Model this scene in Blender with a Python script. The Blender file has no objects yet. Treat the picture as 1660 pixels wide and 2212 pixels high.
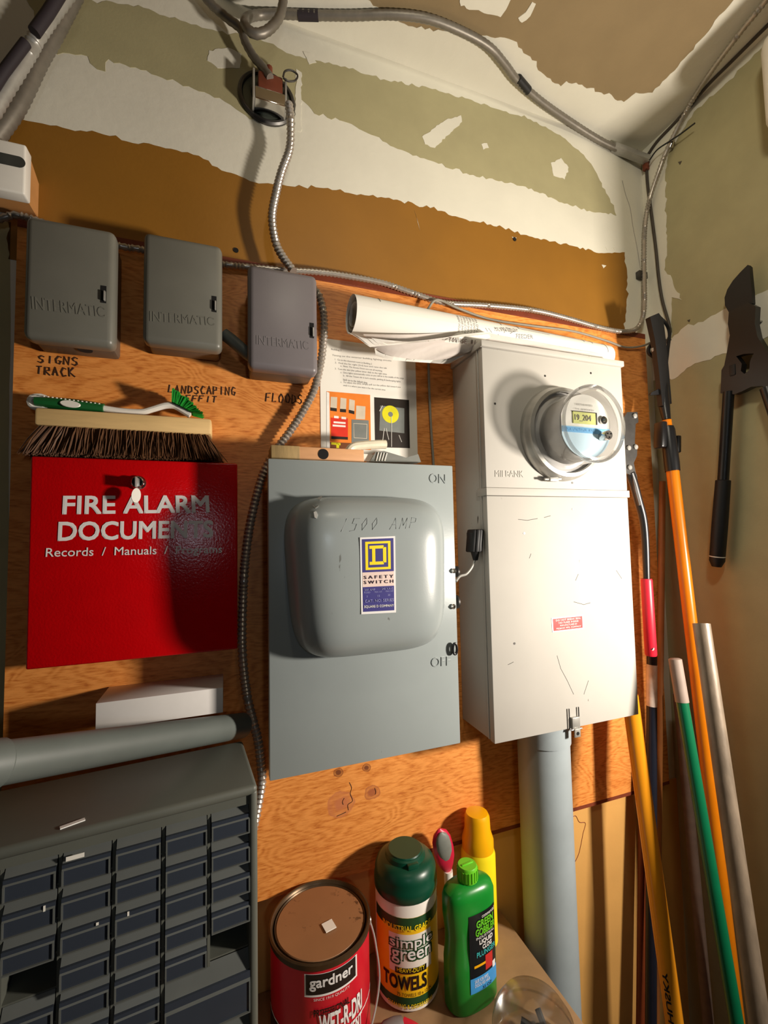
import bpy, bmesh, math, random
from mathutils import Vector as V, Matrix
random.seed(7)
SC = bpy.context.scene
COL = SC.collection

# ------------------------------------------------------------------ camera
W, H, F = 1660, 2212, 950.0
CZ = 1.5                                   # eye height above the floor
CAM = V((0, -0.80, CZ))
RIGHT = V((0.941611, -0.336123, -0.019721)).normalized()
UP = V((-0.000339, -0.059517, 0.998227)).normalized()
FWD = V((0.336701, 0.939936, 0.056156)).normalized()
cam = bpy.data.cameras.new('camera')
cam.sensor_fit = 'VERTICAL'; cam.sensor_height = 36.0; cam.lens = F / H * 36.0
cam.clip_start = 0.01
camo = bpy.data.objects.new('camera', cam); COL.objects.link(camo)
R3 = Matrix((RIGHT, UP, -FWD)).transposed()
camo.matrix_world = Matrix.Translation(CAM) @ R3.to_4x4()
SC.camera = camo

# ------------------------------------------------------------------ light
world = bpy.data.worlds.new('world'); SC.world = world; world.use_nodes = True
world.node_tree.nodes['Background'].inputs[0].default_value = (0.75, 0.85, 1.0, 1)
world.node_tree.nodes['Background'].inputs[1].default_value = 0.0

def lamp(name, kind, loc, target, power, color, size=0.1, size_y=None, spread=None):
    l = bpy.data.lights.new(name, kind); l.energy = power; l.color = color
    if kind == 'AREA':
        l.size = size
        if size_y: l.shape = 'RECTANGLE'; l.size_y = size_y
        if spread: l.spread = math.radians(spread)
    else:
        l.shadow_soft_size = size
    o = bpy.data.objects.new(name, l); COL.objects.link(o); o.location = loc
    d = V(target) - V(loc)
    o.rotation_euler = d.to_track_quat('-Z', 'Y').to_euler()
    return o
lamp('doorway_light', 'AREA', (1.13, -0.80, CZ - 0.06), (0.35, 0, CZ + 0.08), 23.0, (1.0, 0.90, 0.78), 0.09, 0.11)
lamp('room_light', 'AREA', (0.06, -1.45, CZ + 0.14), (0.05, 0, CZ + 0.05), 0.75, (0.80, 0.90, 1.0), 0.06)
lamp('ceiling_lamp', 'AREA', (0.20, -0.85, CZ + 0.90), (0.95, 0, CZ + 0.48), 1.7, (1.0, 0.92, 0.74), 0.12, None, 112)

vs = SC.view_settings
vs.view_transform = 'Standard'; vs.look = 'None'; vs.gamma = 1.0; vs.use_curve_mapping = False
vs.exposure = 0.0

# ------------------------------------------------------------------ pixel -> place helpers (a pixel's sight line meets a real plane)
def ray(px, py):
    return RIGHT * ((px - W / 2) / F) - UP * ((py - H / 2) / F) + FWD
def Y(px, py, y=0.0):
    d = ray(px, py); return CAM + d * ((y - CAM.y) / d.y)
def X(px, py, x):
    d = ray(px, py); return CAM + d * ((x - CAM.x) / d.x)
def Z(px, py, z):
    d = ray(px, py); return CAM + d * ((z - CAM.z) / d.z)
def PL(px, py, p, n):
    d = ray(px, py); return CAM + d * ((p - CAM).dot(n) / d.dot(n))

# ------------------------------------------------------------------ materials
def lin(c):
    return tuple(((v / 255) / 12.92 if v / 255 <= 0.04045 else ((v / 255 + 0.055) / 1.055) ** 2.4) for v in c) + (1,)
class NT:
    def __init__(s, name):
        s.m = bpy.data.materials.new(name); s.m.use_nodes = True
        s.t = s.m.node_tree; s.b = s.t.nodes['Principled BSDF']; s.out = s.t.nodes['Material Output']
    def n(s, kind, **kw):
        x = s.t.nodes.new(kind)
        for k, v in kw.items():
            if isinstance(k, str) and hasattr(x, k): setattr(x, k, v)
        return x
    def l(s, a, b): s.t.links.new(a, b)
    def coord(s, scale=(1, 1, 1), kind='Object'):
        tc = s.n('ShaderNodeTexCoord'); mp = s.n('ShaderNodeMapping'); mp.inputs['Scale'].default_value = scale
        s.l(tc.outputs[kind], mp.inputs['Vector']); return mp.outputs[0]
    def noise(s, vec, scale, detail=4, rough=.55, dist=0):
        n = s.n('ShaderNodeTexNoise'); n.inputs['Scale'].default_value = scale; n.inputs['Detail'].default_value = detail
        n.inputs['Roughness'].default_value = rough; n.inputs['Distortion'].default_value = dist
        s.l(vec, n.inputs['Vector']); return n.outputs['Fac']
    def ramp(s, fac, stops):
        r = s.n('ShaderNodeValToRGB'); e = r.color_ramp.elements
        while len(e) < len(stops): e.new(0.5)
        for i, (p, c) in enumerate(stops): e[i].position = p; e[i].color = c
        s.l(fac, r.inputs[0]); return r.outputs[0]
    def bump(s, fac, strength, dist=0.002):
        b = s.n('ShaderNodeBump'); b.inputs['Strength'].default_value = strength; b.inputs['Distance'].default_value = dist
        s.l(fac, b.inputs['Height']); s.l(b.outputs[0], s.b.inputs['Normal'])
def mul(c, k): return tuple(min(1, v * k) for v in c[:3]) + (1,)
def mat(name, rgb, rough=.5, metal=0.0, var=.12, scale=40, bump=0.0, bscale=200, bdist=.001, spec=.5, coat=0, aniso=(1, 1, 1)):
    t = NT(name); c = lin(rgb)
    v = t.coord(aniso)
    f = t.noise(v, scale, 5)
    t.l(t.ramp(f, [(.25, mul(c, 1 - var)), (.75, mul(c, 1 + var))]), t.b.inputs['Base Color'])
    t.b.inputs['Roughness'].default_value = rough; t.b.inputs['Metallic'].default_value = metal
    t.b.inputs['Specular IOR Level'].default_value = spec
    if coat: t.b.inputs['Coat Weight'].default_value = coat; t.b.inputs['Coat Roughness'].default_value = .1
    if bump: t.bump(t.noise(v, bscale, 3), bump, bdist)
    return t.m
def speckled(name, rgb, dark, rough=.45, amount=.68, scale=120, var=.06, bump=0.05):
    """painted metal with sparse scuffs and specks of dirt"""
    t = NT(name); c = lin(rgb); d = lin(dark); v = t.coord()
    base = t.ramp(t.noise(v, 9, 4), [(.3, mul(c, 1 - var)), (.7, mul(c, 1 + var))])
    vs_ = t.coord((1, 1, .35))
    k = t.ramp(t.noise(vs_, scale, 3, .7), [(amount, (0, 0, 0, 1)), (amount + .03, (1, 1, 1, 1))])
    k2 = t.ramp(t.noise(v, 7, 3), [(.45, (0, 0, 0, 1)), (.6, (1, 1, 1, 1))])
    mm = t.n('ShaderNodeMath', operation='MULTIPLY'); t.l(k, mm.inputs[0]); t.l(k2, mm.inputs[1])
    mx = t.n('ShaderNodeMixRGB'); t.l(mm.outputs[0], mx.inputs[0]); t.l(base, mx.inputs[1]); mx.inputs[2].default_value = d
    t.l(mx.outputs[0], t.b.inputs['Base Color']); t.b.inputs['Roughness'].default_value = rough
    if bump: t.bump(t.noise(v, 350, 3), bump, .0006)
    return t.m
def plywood(name, a, b, dark, rough=.5, knots=()):
    t = NT(name)
    v = t.coord((1, 1, 1))
    n1 = t.noise(t.coord((2.0, 1, 5.0)), 1.6, 3, .5, .6)
    wv = t.n('ShaderNodeMath', operation='MULTIPLY'); t.l(n1, wv.inputs[0]); wv.inputs[1].default_value = 26
    sn = t.n('ShaderNodeMath', operation='SINE')
    mm = t.n('ShaderNodeMath', operation='MULTIPLY'); t.l(wv.outputs[0], mm.inputs[0]); mm.inputs[1].default_value = 6.0
    t.l(mm.outputs[0], sn.inputs[0])
    fine = t.noise(t.coord((14, 1, 90)), 4, 4, .6, .3)
    ad = t.n('ShaderNodeMath', operation='MULTIPLY_ADD'); t.l(sn.outputs[0], ad.inputs[0]); ad.inputs[1].default_value = .09; t.l(fine, ad.inputs[2])
    col = t.ramp(ad.outputs[0], [(.22, lin(dark)), (.40, lin(a)), (.58, lin(b)), (.8, mul(lin(b), 1.1))])
    big = t.ramp(t.noise(v, 2.2, 3), [(.3, (.84, .82, .80, 1)), (.7, (1.08, 1.08, 1.08, 1))])
    mx = t.n('ShaderNodeMixRGB', blend_type='MULTIPLY'); mx.inputs[0].default_value = 1; t.l(col, mx.inputs[1]); t.l(big, mx.inputs[2])
    cur = mx.outputs[0]
    if knots:
        wob = t.noise(v, 40, 3)
        for (kx, kz, r, kc) in knots:
            mp = t.n('ShaderNodeMapping'); tc = t.n('ShaderNodeTexCoord'); t.l(tc.outputs['Object'], mp.inputs[0])
            mp.inputs['Location'].default_value = (-kx, 0, -kz)
            sc = t.n('ShaderNodeVectorMath', operation='MULTIPLY'); t.l(mp.outputs[0], sc.inputs[0]); sc.inputs[1].default_value = (1 / r, 0, 1 / (r * .85))
            ln = t.n('ShaderNodeVectorMath', operation='LENGTH'); t.l(sc.outputs[0], ln.inputs[0])
            w2 = t.n('ShaderNodeMath', operation='MULTIPLY_ADD'); t.l(wob, w2.inputs[0]); w2.inputs[1].default_value = .7; t.l(ln.outputs['Value'], w2.inputs[2])
            k = t.ramp(w2.outputs[0], [(.62, (.9, .9, .9, 1)), (.78, (.35, .35, .35, 1)), (.95, (.75, .75, .75, 1)), (1.0, (0, 0, 0, 1))])
            m2 = t.n('ShaderNodeMixRGB'); t.l(k, m2.inputs[0]); t.l(cur, m2.inputs[1]); m2.inputs[2].default_value = lin(kc); cur = m2.outputs[0]
    t.l(cur, t.b.inputs['Base Color']); t.b.inputs['Roughness'].default_value = rough
    t.bump(fine, .15, .001)
    return t.m
def clear(name, tint=(1, 1, 1, 1), rough=.05, weight=.16, k=.75):
    """thin clear glass or plastic: mostly transmits, fresnel reflects"""
    t = NT(name)
    tr = t.n('ShaderNodeBsdfTransparent'); tr.inputs[0].default_value = tint
    gl = t.n('ShaderNodeBsdfGlossy'); gl.inputs['Roughness'].default_value = rough
    lw = t.n('ShaderNodeLayerWeight'); lw.inputs['Blend'].default_value = .35
    a = t.n('ShaderNodeMath', operation='MULTIPLY_ADD'); t.l(lw.outputs['Fresnel'], a.inputs[0]); a.inputs[1].default_value = k; a.inputs[2].default_value = weight * .3
    mx = t.n('ShaderNodeMixShader'); t.l(a.outputs[0], mx.inputs[0]); t.l(tr.outputs[0], mx.inputs[1]); t.l(gl.outputs[0], mx.inputs[2])
    t.l(mx.outputs[0], t.out.inputs[0])
    return t.m
def ribbed_metal(name, rgb, rough=.3):
    return mat(name, rgb, rough, .6, .15, 60)

MUD = mat('joint_compound', (222, 218, 202), .85, 0, .06, 6, .25, 60, .002)
OLIVE = mat('bare_green_drywall', (168, 160, 122), .9, 0, .07, 14, .2, 250)
CEILD = mat('bare_tan_drywall', (142, 122, 88), .9, 0, .06, 14, .2, 250)
BROWN = mat('brown_wall_paint', (142, 96, 26), .55, 0, .12, 5, .2, 120, .001)
k1 = [Y(*p) for p in ((732, 1668), (792, 1658), (738, 1738), (806, 1712), (640, 918), (1232, 1760))]
PLY = plywood('plywood_face', (218, 134, 58), (236, 154, 76), (184, 98, 36), .5,
              [(k1[0].x, k1[0].z, .015, (104, 50, 26)), (k1[1].x, k1[1].z, .014, (106, 50, 28)), (k1[2].x, k1[2].z, .040, (196, 116, 74)),
               (k1[3].x, k1[3].z, .026, (168, 92, 56)), (k1[4].x, k1[4].z, .008, (70, 36, 18))])
PLYEDGE = mat('red_painted_edge', (120, 52, 26), .6, 0, .2, 30)
TANB = mat('tan_wallboard', (222, 168, 92), .7, 0, .08, 8, .15, 120)
FLOORM = mat('concrete_floor', (70, 66, 60), .8, 0, .15, 12, .3, 60)
SHELFM = mat('dusty_shelf_board', (150, 118, 82), .75, 0, .2, 18, .2, 90)
SHELFE = mat('shelf_edge', (96, 70, 44), .75, 0, .2, 30)
TIMER = mat('grey_timer_paint', (112, 111, 102), .38, 0, .05, 20, .12, 500, .0004)
TIMER2 = mat('violet_grey_timer_paint', (116, 110, 112), .4, 0, .05, 20, .12, 500, .0004)
TIMERB = mat('timer_housing_grey', (92, 82, 72), .45, 0, .06, 20)
RED = mat('red_textured_paint', (200, 5, 12), .2, 0, .05, 40, .35, 300, .001)
WHITEP = mat('white_print', (235, 232, 230), .5, 0, .03)
WHITEPL = mat('white_plastic', (236, 232, 222), .4, 0, .03)
CHROME = mat('chrome', (200, 198, 195), .12, 1, .05)
STEEL = mat('galvanised_steel', (176, 174, 168), .35, .45, .15, 50)
DKSTEEL = mat('dark_steel', (88, 86, 84), .4, .8, .2, 60)
BLACK = mat('black_rubber', (20, 20, 22), .55, 0, .2, 60)
BLACKPL = mat('black_plastic', (22, 22, 24), .35, 0, .15, 60)
HOLE = mat('dark_opening', (10, 8, 7), .9)
SWITCH = speckled('switch_grey_enamel', (152, 160, 160), (110, 112, 108), .27, .72, 60, .03, .06)
METERC = speckled('meter_cabinet_grey', (184, 180, 172), (90, 80, 72), .72, .70, 45, .03, .05)
BARE = mat('bare_white_chip', (245, 243, 238), .5)
PENCIL = mat('pencil_mark', (130, 137, 137), .6)
INK = mat('marker_ink', (58, 30, 12), .7)
NAVY = mat('label_blue', (62, 58, 128), .4, 0, .04)
YEL = mat('label_yellow', (248, 222, 28), .4, 0, .03)
PINK = mat('label_cream', (232, 208, 198), .45, 0, .03)
NAVYT = mat('label_dark_text', (52, 28, 48), .5)
LBLUE = mat('label_pale_text', (150, 150, 205), .5)
REDL = mat('label_red', (196, 44, 40), .4)
PAPER = mat('paper', (236, 232, 222), .8, 0, .02, 12)
PAPERD = mat('grey_crumpled_paper', (205, 196, 188), .8, 0, .06, 14, .3, 25, .004)
PTEXT = mat('grey_print', (120, 116, 112), .8)
PIPE = mat('painted_conduit', (158, 168, 172), .45, 0, .08, 14, .12, 60)
PIPE2 = mat('dull_grey_pipe', (92, 98, 94), .5, 0, .12, 14, .1, 60)
BX = ribbed_metal('armoured_cable', (176, 168, 158), .32)
BX2 = mat('dull_cable', (128, 122, 112), .45, .5, .15, 60)
CABLE = mat('grey_cable', (140, 134, 120), .55, 0, .1, 40)
CABLED = mat('dark_cable', (64, 56, 48), .55, 0, .1, 40)
WOODL = mat('pale_broom_wood', (226, 190, 130), .55, 0, .12, 14, .1, 60, .001, aniso=(1, 1, 8))
BRIST = mat('brown_bristle', (92, 58, 30), .6, 0, .3, 60)
GREENB = mat('green_bristle', (30, 160, 50), .5, 0, .2, 60)
GREENH = mat('green_grip', (18, 92, 40), .5, 0, .1, 60)
CREAM = mat('cream_plastic', (238, 230, 205), .4)
PINE = mat('pine_block', (214, 160, 112), .6, 0, .1, 20, .1, 60, aniso=(1, 1, 6))
PINED = mat('weathered_pine', (160, 134, 88), .7, 0, .2, 30, .2, 60, aniso=(8, 1, 1))
GREYPL = mat('grey_ribbed_plastic', (120, 122, 116), .5)
CARTON = mat('white_carton', (232, 228, 224), .6, 0, .03)
ORGBULK = mat('drawer_cabinet_grey', (92, 94, 86), .5, 0, .08, 10, .1, 120)
DRAWER = mat('smoky_drawer_plastic', (52, 58, 68), .3, 0, .12, 14)
DRAWERL = mat('grey_drawer_lip', (92, 95, 92), .4, 0, .1, 20)
CANRED = mat('can_red', (206, 24, 44), .32, 0, .05)
CANBLK = mat('can_black', (22, 18, 18), .35)
CANRIM = mat('can_tin_rim', (84, 66, 46), .35, .6, .25, 40)
CANLID = speckled('tan_dusty_lid', (150, 106, 70), (64, 36, 20), .5, .61, 60, .10, .1)
DKGREEN = mat('dark_green_lid', (6, 66, 46), .35, 0, .06)
WHITEC = mat('white_canister', (236, 230, 220), .35, 0, .03)
LABELY = mat('towel_label_yellow', (246, 196, 22), .4, 0, .05, 10)
LABELG = mat('towel_label_green', (22, 70, 34), .4)
GREENBOT = mat('green_bottle_plastic', (24, 132, 44), .3, 0, .05)
LIME = mat('lime_cap', (104, 196, 40), .35, 0, .06)
LABELK = mat('bottle_label_black', (16, 20, 24), .35)
SKY = mat('bottle_label_blue', (60, 150, 215), .4)
TEAL = mat('bottle_label_teal', (60, 170, 170), .4)
ORCAP = mat('orange_yellow_cap', (240, 172, 10), .32, 0, .05)
CRIMSON = mat('crimson_grip', (196, 24, 62), .4, 0, .06)
REDG = mat('red_vinyl_grip', (204, 30, 52), .4, 0, .06)
YPOLE = mat('varnished_yellow_pole', (232, 150, 30), .25, 0, .1, 14, aniso=(4, 4, .4))
OPOLE = mat('orange_fibreglass', (222, 124, 12), .3, 0, .05)
GPOLE = mat('green_pole', (10, 96, 62), .28, 0, .06)
GTIP = mat('grey_pole_sleeve', (146, 128, 116), .6, 0, .1, 30)
WSTICK = mat('brown_stick', (150, 92, 44), .5, 0, .15, 20)
RSTICK = mat('red_brown_stick', (120, 54, 24), .5, 0, .15, 20)
GRPOLE = mat('weathered_grey_pole', (118, 104, 88), .45, .2, .3, 60, .2, 200, aniso=(1, 1, .3))
DPOLE = mat('dusty_brown_pole', (112, 92, 80), .6, 0, .2, 40)
BLUEBLK = mat('blue_black_pole', (26, 30, 42), .35, 0, .1)
LABW = mat('worn_white_label', (214, 200, 186), .6, 0, .25, 40)
GLASS = clear('clear_glass', k=.55)
PLASTIC = clear('clear_plastic', (.90, .90, .89, 1), .18, .2, .4)
LCD = mat('lcd_green', (214, 218, 140), .4)
FACE = mat('meter_face_white', (232, 230, 222), .4, 0, .02)
FACEB = mat('meter_face_blue', (196, 222, 236), .4, 0, .02)
SKYP = mat('meter_face_sky', (120, 180, 225), .4)
METERG = mat('meter_body_grey', (184, 182, 178), .4, 0, .06)
REDBROWN = mat('rusty_clamp', (120, 60, 40), .5, .2, .2, 40)
PURPLE = mat('dark_purple_jacket', (40, 32, 38), .7)
TANBOX = mat('tan_backing', (196, 140, 84), .5, 0, .08)
DARKW = mat('dark_left_wall', (84, 76, 64), .9, 0, .08, 14)
BLUEREEL = mat('pale_glove_grey', (120, 112, 108), .6)

# ------------------------------------------------------------------ mesh helpers
class M:
    def __init__(s): s.bm = bmesh.new(); s.i = 0
    def use(s, i): s.i = i; return s
    def _tag(s, faces):
        for f in faces: f.material_index = s.i
    def box(s, a, b, bevel=0, seg=2):
        a = V(a); b = V(b)
        return s.obox((a + b) / 2, (V((1, 0, 0)), V((0, 1, 0)), V((0, 0, 1))), [abs(x) / 2 for x in (b - a)], bevel, seg)
    def obox(s, c, ax, h, bevel=0, seg=2):
        vs = []
        for k in range(8):
            sx, sy, sz = (1 if k & 1 else -1), (1 if k & 2 else -1), (1 if k & 4 else -1)
            vs.append(s.bm.verts.new(V(c) + ax[0] * h[0] * sx + ax[1] * h[1] * sy + ax[2] * h[2] * sz))
        fs = [s.bm.faces.new([vs[i] for i in q]) for q in ((0, 2, 3, 1), (4, 5, 7, 6), (0, 1, 5, 4), (2, 6, 7, 3), (0, 4, 6, 2), (1, 3, 7, 5))]
        if bevel:
            es = list({e for f in fs for e in f.edges})
            r = bmesh.ops.bevel(s.bm, geom=es, offset=bevel, segments=seg, affect='EDGES', profile=.5)
            fs = list({f for v in r['verts'] for f in v.link_faces} | {f for f in fs if f.is_valid})
        bmesh.ops.recalc_face_normals(s.bm, faces=fs)
        s._tag(fs); return s
    def tube(s, pts, r, n=10, caps=True, rib=0):
        pts = [V(p) for p in pts]; rings = []; prev = None; k = len(pts)
        for i, p in enumerate(pts):
            t = (pts[min(i + 1, k - 1)] - pts[max(i - 1, 0)]).normalized()
            if prev is None:
                a = V((0, 0, 1)) if abs(t.z) < .9 else V((1, 0, 0))
                u = t.cross(a).normalized()
            else:
                u = (prev - t * prev.dot(t)).normalized()
            prev = u; w = t.cross(u)
            rr = (r(i / max(1, k - 1)) if callable(r) else (r[i] if isinstance(r, (list, tuple)) else r))
            if rib: rr *= (1 + rib * (1 if i % 2 else -1))
            rings.append([s.bm.verts.new(p + (u * math.cos(2 * math.pi * j / n) + w * math.sin(2 * math.pi * j / n)) * rr) for j in range(n)])
        fs = []
        for a, b in zip(rings, rings[1:]):
            for j in range(n):
                fs.append(s.bm.faces.new((a[j], a[(j + 1) % n], b[(j + 1) % n], b[j])))
        if caps:
            fs.append(s.bm.faces.new(list(reversed(rings[0])))); fs.append(s.bm.faces.new(rings[-1]))
        s._tag(fs); return s
    def lathe(s, prof, o, axis=(0, 0, 1), n=40, caps=(True, True), sx=1.0, sdir=None, a0=0, a1=2 * math.pi):
        o = V(o); t = V(axis).normalized()
        u = V(sdir) if sdir else t.cross(V((0, 1, 0)) if abs(t.y) < .9 else V((1, 0, 0))).normalized()
        w = t.cross(u); rings = []; full = abs(a1 - a0 - 2 * math.pi) < 1e-6
        m = n if full else n + 1
        for (r, h) in prof:
            rings.append([s.bm.verts.new(o + t * h + (u * math.cos(a0 + (a1 - a0) * j / n) * sx + w * math.sin(a0 + (a1 - a0) * j / n)) * r) for j in range(m)])
        fs = []
        for a, b in zip(rings, rings[1:]):
            for j in range(n):
                fs.append(s.bm.faces.new((a[j], a[(j + 1) % m], b[(j + 1) % m], b[j])))
        if full and caps[0]: fs.append(s.bm.faces.new(list(reversed(rings[0]))))
        if full and caps[1]: fs.append(s.bm.faces.new(rings[-1]))
        s._tag(fs); return s
    def prism(s, poly, off):
        off = V(off); a = [s.bm.verts.new(p) for p in poly]; b = [s.bm.verts.new(V(p) + off) for p in poly]
        fs = [s.bm.faces.new(a), s.bm.faces.new(list(reversed(b)))]
        k = len(a)
        for j in range(k): fs.append(s.bm.faces.new((a[j], b[j], b[(j + 1) % k], a[(j + 1) % k])))
        bmesh.ops.recalc_face_normals(s.bm, faces=fs)
        s._tag(fs); return s
    def quad(s, *p):
        f = s.bm.faces.new([s.bm.verts.new(q) for q in p]); s._tag([f]); return s
    def grid(s, fn, nu, nv):
        g = [[s.bm.verts.new(fn(i / nu, j / nv)) for j in range(nv + 1)] for i in range(nu + 1)]
        fs = [s.bm.faces.new((g[i][j], g[i + 1][j], g[i + 1][j + 1], g[i][j + 1])) for i in range(nu) for j in range(nv)]
        s._tag(fs); return s
    def add_mesh(s, me, fn):
        vs = [s.bm.verts.new(fn(v.co)) for v in me.vertices]; fs = []
        for p in me.polygons:
            try: fs.append(s.bm.faces.new([vs[i] for i in p.vertices]))
            except ValueError: pass
        s._tag(fs); return s

def O(name, m, mats, parent=None, smooth=35, **props):
    me = bpy.data.meshes.new(name)
    if parent is not None:
        off = parent['_w'] if '_w' in parent else (0, 0, 0)
        bmesh.ops.translate(m.bm, vec=-V(off), verts=m.bm.verts)
    m.bm.to_mesh(me); m.bm.free()
    for q in (mats if isinstance(mats, (list, tuple)) else [mats]): me.materials.append(q)
    if smooth:
        me.polygons.foreach_set('use_smooth', [True] * len(me.polygons))
        try: me.set_sharp_from_angle(angle=math.radians(smooth))
        except Exception: pass
    o = bpy.data.objects.new(name, me); COL.objects.link(o)
    if parent is not None:
        o.parent = parent; o['_w'] = parent['_w'] if '_w' in parent else (0, 0, 0)
    for k, v in props.items(): o[k] = v
    return o
def thing(name, label, cat, loc, group=None):
    o = bpy.data.objects.new(name, None); COL.objects.link(o); o.location = loc; o.empty_display_size = .02
    o['_w'] = tuple(loc); o['label'] = label; o['category'] = cat
    if group: o['group'] = group
    return o
def tag(o, label, cat, group=None):
    o['label'] = label; o['category'] = cat
    if group: o['group'] = group
    return o
def spline(pts, step=.004):
    pts = [V(p) for p in pts]; P = [pts[0] * 2 - pts[1]] + pts + [pts[-1] * 2 - pts[-2]]; out = []
    for i in range(1, len(P) - 2):
        a, b, c, d = P[i - 1:i + 3]; n = max(2, int((c - b).length / step))
        for j in range(n):
            t = j / n
            out.append(.5 * ((2 * b) + (c - a) * t + (2 * a - 5 * b + 4 * c - d) * t * t + (3 * b - a - 3 * c + d) * t ** 3))
    out.append(pts[-1]); return out
_tc = {}
def text_mesh(body):
    if body in _tc: return _tc[body]
    c = bpy.data.curves.new('txt', 'FONT'); c.body = body; c.resolution_u = 3
    o = bpy.data.objects.new('txt', c); COL.objects.link(o)
    bpy.context.view_layer.update()
    me = bpy.data.meshes.new_from_object(o.evaluated_get(bpy.context.evaluated_depsgraph_get()))
    bpy.data.objects.remove(o); bpy.data.curves.remove(c)
    xs = [v.co.x for v in me.vertices]; ys = [v.co.y for v in me.vertices]
    _tc[body] = (me, min(xs), max(xs), min(ys), max(ys)); return _tc[body]
def text(m, body, fn, bold=0.0):
    """letters mapped through fn(u, v): u, v run 0..1 over the word's own box; bold strikes the letters several times"""
    me, x0, x1, y0, y1 = text_mesh(body)
    offs = [(0, 0)] if bold <= 0 else [(-bold, -bold), (bold, bold), (-bold, bold), (bold, -bold)]
    for i, (dx, dy) in enumerate(offs):
        lift = V((0, -.00012 * i, 0))
        m.add_mesh(me, lambda c: fn((c.x + dx - x0) / (x1 - x0), (c.y + dy - y0) / (y1 - y0)) + lift)
    return m
def quadmap(bl, br, tr, tl):
    bl, br, tr, tl = V(bl), V(br), V(tr), V(tl)
    return lambda u, v: (bl * (1 - u) + br * u) * (1 - v) + (tl * (1 - u) + tr * u) * v
def emboss(body, bl, br, tr, tl, d):
    m = M(); text(m, body, quadmap(bl, br, tr, tl))
    r = bmesh.ops.extrude_face_region(m.bm, geom=m.bm.faces[:])
    bmesh.ops.translate(m.bm, vec=V(d), verts=[v for v in r['geom'] if isinstance(v, bmesh.types.BMVert)])
    bmesh.ops.recalc_face_normals(m.bm, faces=m.bm.faces[:])
    return m
STROKE = {'S': [[(1, .85), (.5, 1), (.05, .8), (.3, .55), (.8, .45), (.95, .2), (.5, 0), (0, .15)]], 'I': [[(.5, 1), (.5, 0)]],
          'G': [[(1, .85), (.5, 1), (.05, .6), (.2, .1), (.7, 0), (1, .4), (.55, .42)]], 'N': [[(0, 0), (.05, 1), (.9, 0), (1, 1)]],
          'T': [[(0, 1), (1, 1)], [(.5, 1), (.5, 0)]], 'R': [[(.05, 0), (.05, 1), (.8, .95), (.85, .6), (.1, .5), (.95, 0)]],
          'A': [[(0, 0), (.5, 1), (1, 0)], [(.2, .4), (.8, .4)]], 'C': [[(1, .85), (.5, 1), (.05, .5), (.4, 0), (1, .12)]],
          'K': [[(.05, 1), (.05, 0)], [(.9, 1), (.1, .5), (1, 0)]], 'L': [[(.1, 1), (.05, 0), (.95, .05)]], 'D': [[(.05, 0), (.1, 1), (.8, .8), (.95, .3), (.05, 0)]],
          'P': [[(.05, 0), (.05, 1), (.85, .9), (.85, .55), (.1, .5)]], 'E': [[(.95, 1), (.05, .98), (.05, 0), (.95, 0)], [(.05, .5), (.75, .5)]],
          'F': [[(.95, 1), (.05, .98), (.05, 0)], [(.05, .5), (.75, .52)]], 'O': [[(.5, 1), (.05, .6), (.2, .05), (.75, 0), (1, .5), (.5, 1)]],
          'M': [[(0, 0), (.1, 1), (.5, .3), (.9, 1), (1, 0)]], '1': [[(.6, 1), (.4, 0)]], '5': [[(1, 1), (.2, 1), (.15, .6), (.8, .55), (.75, .05), (.1, 0)]],
          '0': [[(.6, 1), (.15, .5), (.4, 0), (.85, .5), (.6, 1)]], '#': [[(.3, 1), (.2, 0)], [(.75, 1), (.65, 0)], [(0, .65), (1, .7)], [(0, .3), (1, .35)]],
          'W': [[(0, 1), (.25, 0), (.5, .7), (.75, 0), (1, 1)]], 'U': [[(.05, 1), (.1, .1), (.8, .05), (.95, 1)]], '2': [[(.1, .8), (.5, 1), (.9, .7), (.1, 0), (1, .05)]], ' ': []}
def handwrite(m, body, fn, r):
    k = len(body)
    for i, ch in enumerate(body):
        dy = random.uniform(-.06, .06); sx = random.uniform(.6, .72)
        for pl in STROKE.get(ch, []):
            m.tube([fn((i + .14 + x * sx) / k, y + dy) for x, y in pl], r, 5)
    return m

def patch(name, px, fn, off, material, parent, jit=.002, seg=.012, inset=None):
    """a thin ragged-edged skim or paint patch lying on a wall"""
    P = [fn(*p) for p in px]; out = []; off = V(off); nrm = off.normalized()
    for a, b in zip(P, P[1:] + P[:1]):
        d = b - a; n = max(1, int(d.length / seg)); side = d.cross(nrm)
        if side.length: side.normalize()
        for j in range(n):
            j0 = 0 if j == 0 else random.gauss(0, jit)
            out.append(a + d * (j / n) + side * j0)
    m = M(); m.prism([p + off for p in out], -off)
    return O(name, m, material, parent, smooth=0)

# ------------------------------------------------------------------ the room
XR, XL, ZC = 1.038, -1.9, 2.508
YB = 0.014                                   # drywall plane; the plywood face is y = 0
def yb(px, py): return Y(px, py, YB)
def struct(name, m, material): return O(name, m, material, None, kind='structure')
wb = struct('wall_back', M().box((XL - .1, YB, 0), (XR + .1, YB + .12, ZC + .1)), MUD)
JY, JY2, JZ = -.45, -1.32, 2.06             # doorway in the right wall, just out of frame
wr = struct('wall_right', M().box((XR, JY, 0), (XR + .1, YB, ZC + .1)), OLIVE)
struct('wall_right', M().box((XR, -2.3, 0), (XR + .1, JY2, ZC + .1)).box((XR, JY2, JZ), (XR + .1, JY, ZC + .1)), OLIVE)
wl = struct('wall_left', M().box((XL - .1, -2.3, 0), (XL, YB, ZC + .1)), DARKW)
ce = struct('ceiling', M().box((XL, -2.3, ZC), (XR, YB, ZC + .1)), CEILD)
fl = struct('floor', M().box((XL - .1, -2.3, -.1), (XR + .1, YB + .1, 0)), FLOORM)
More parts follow.
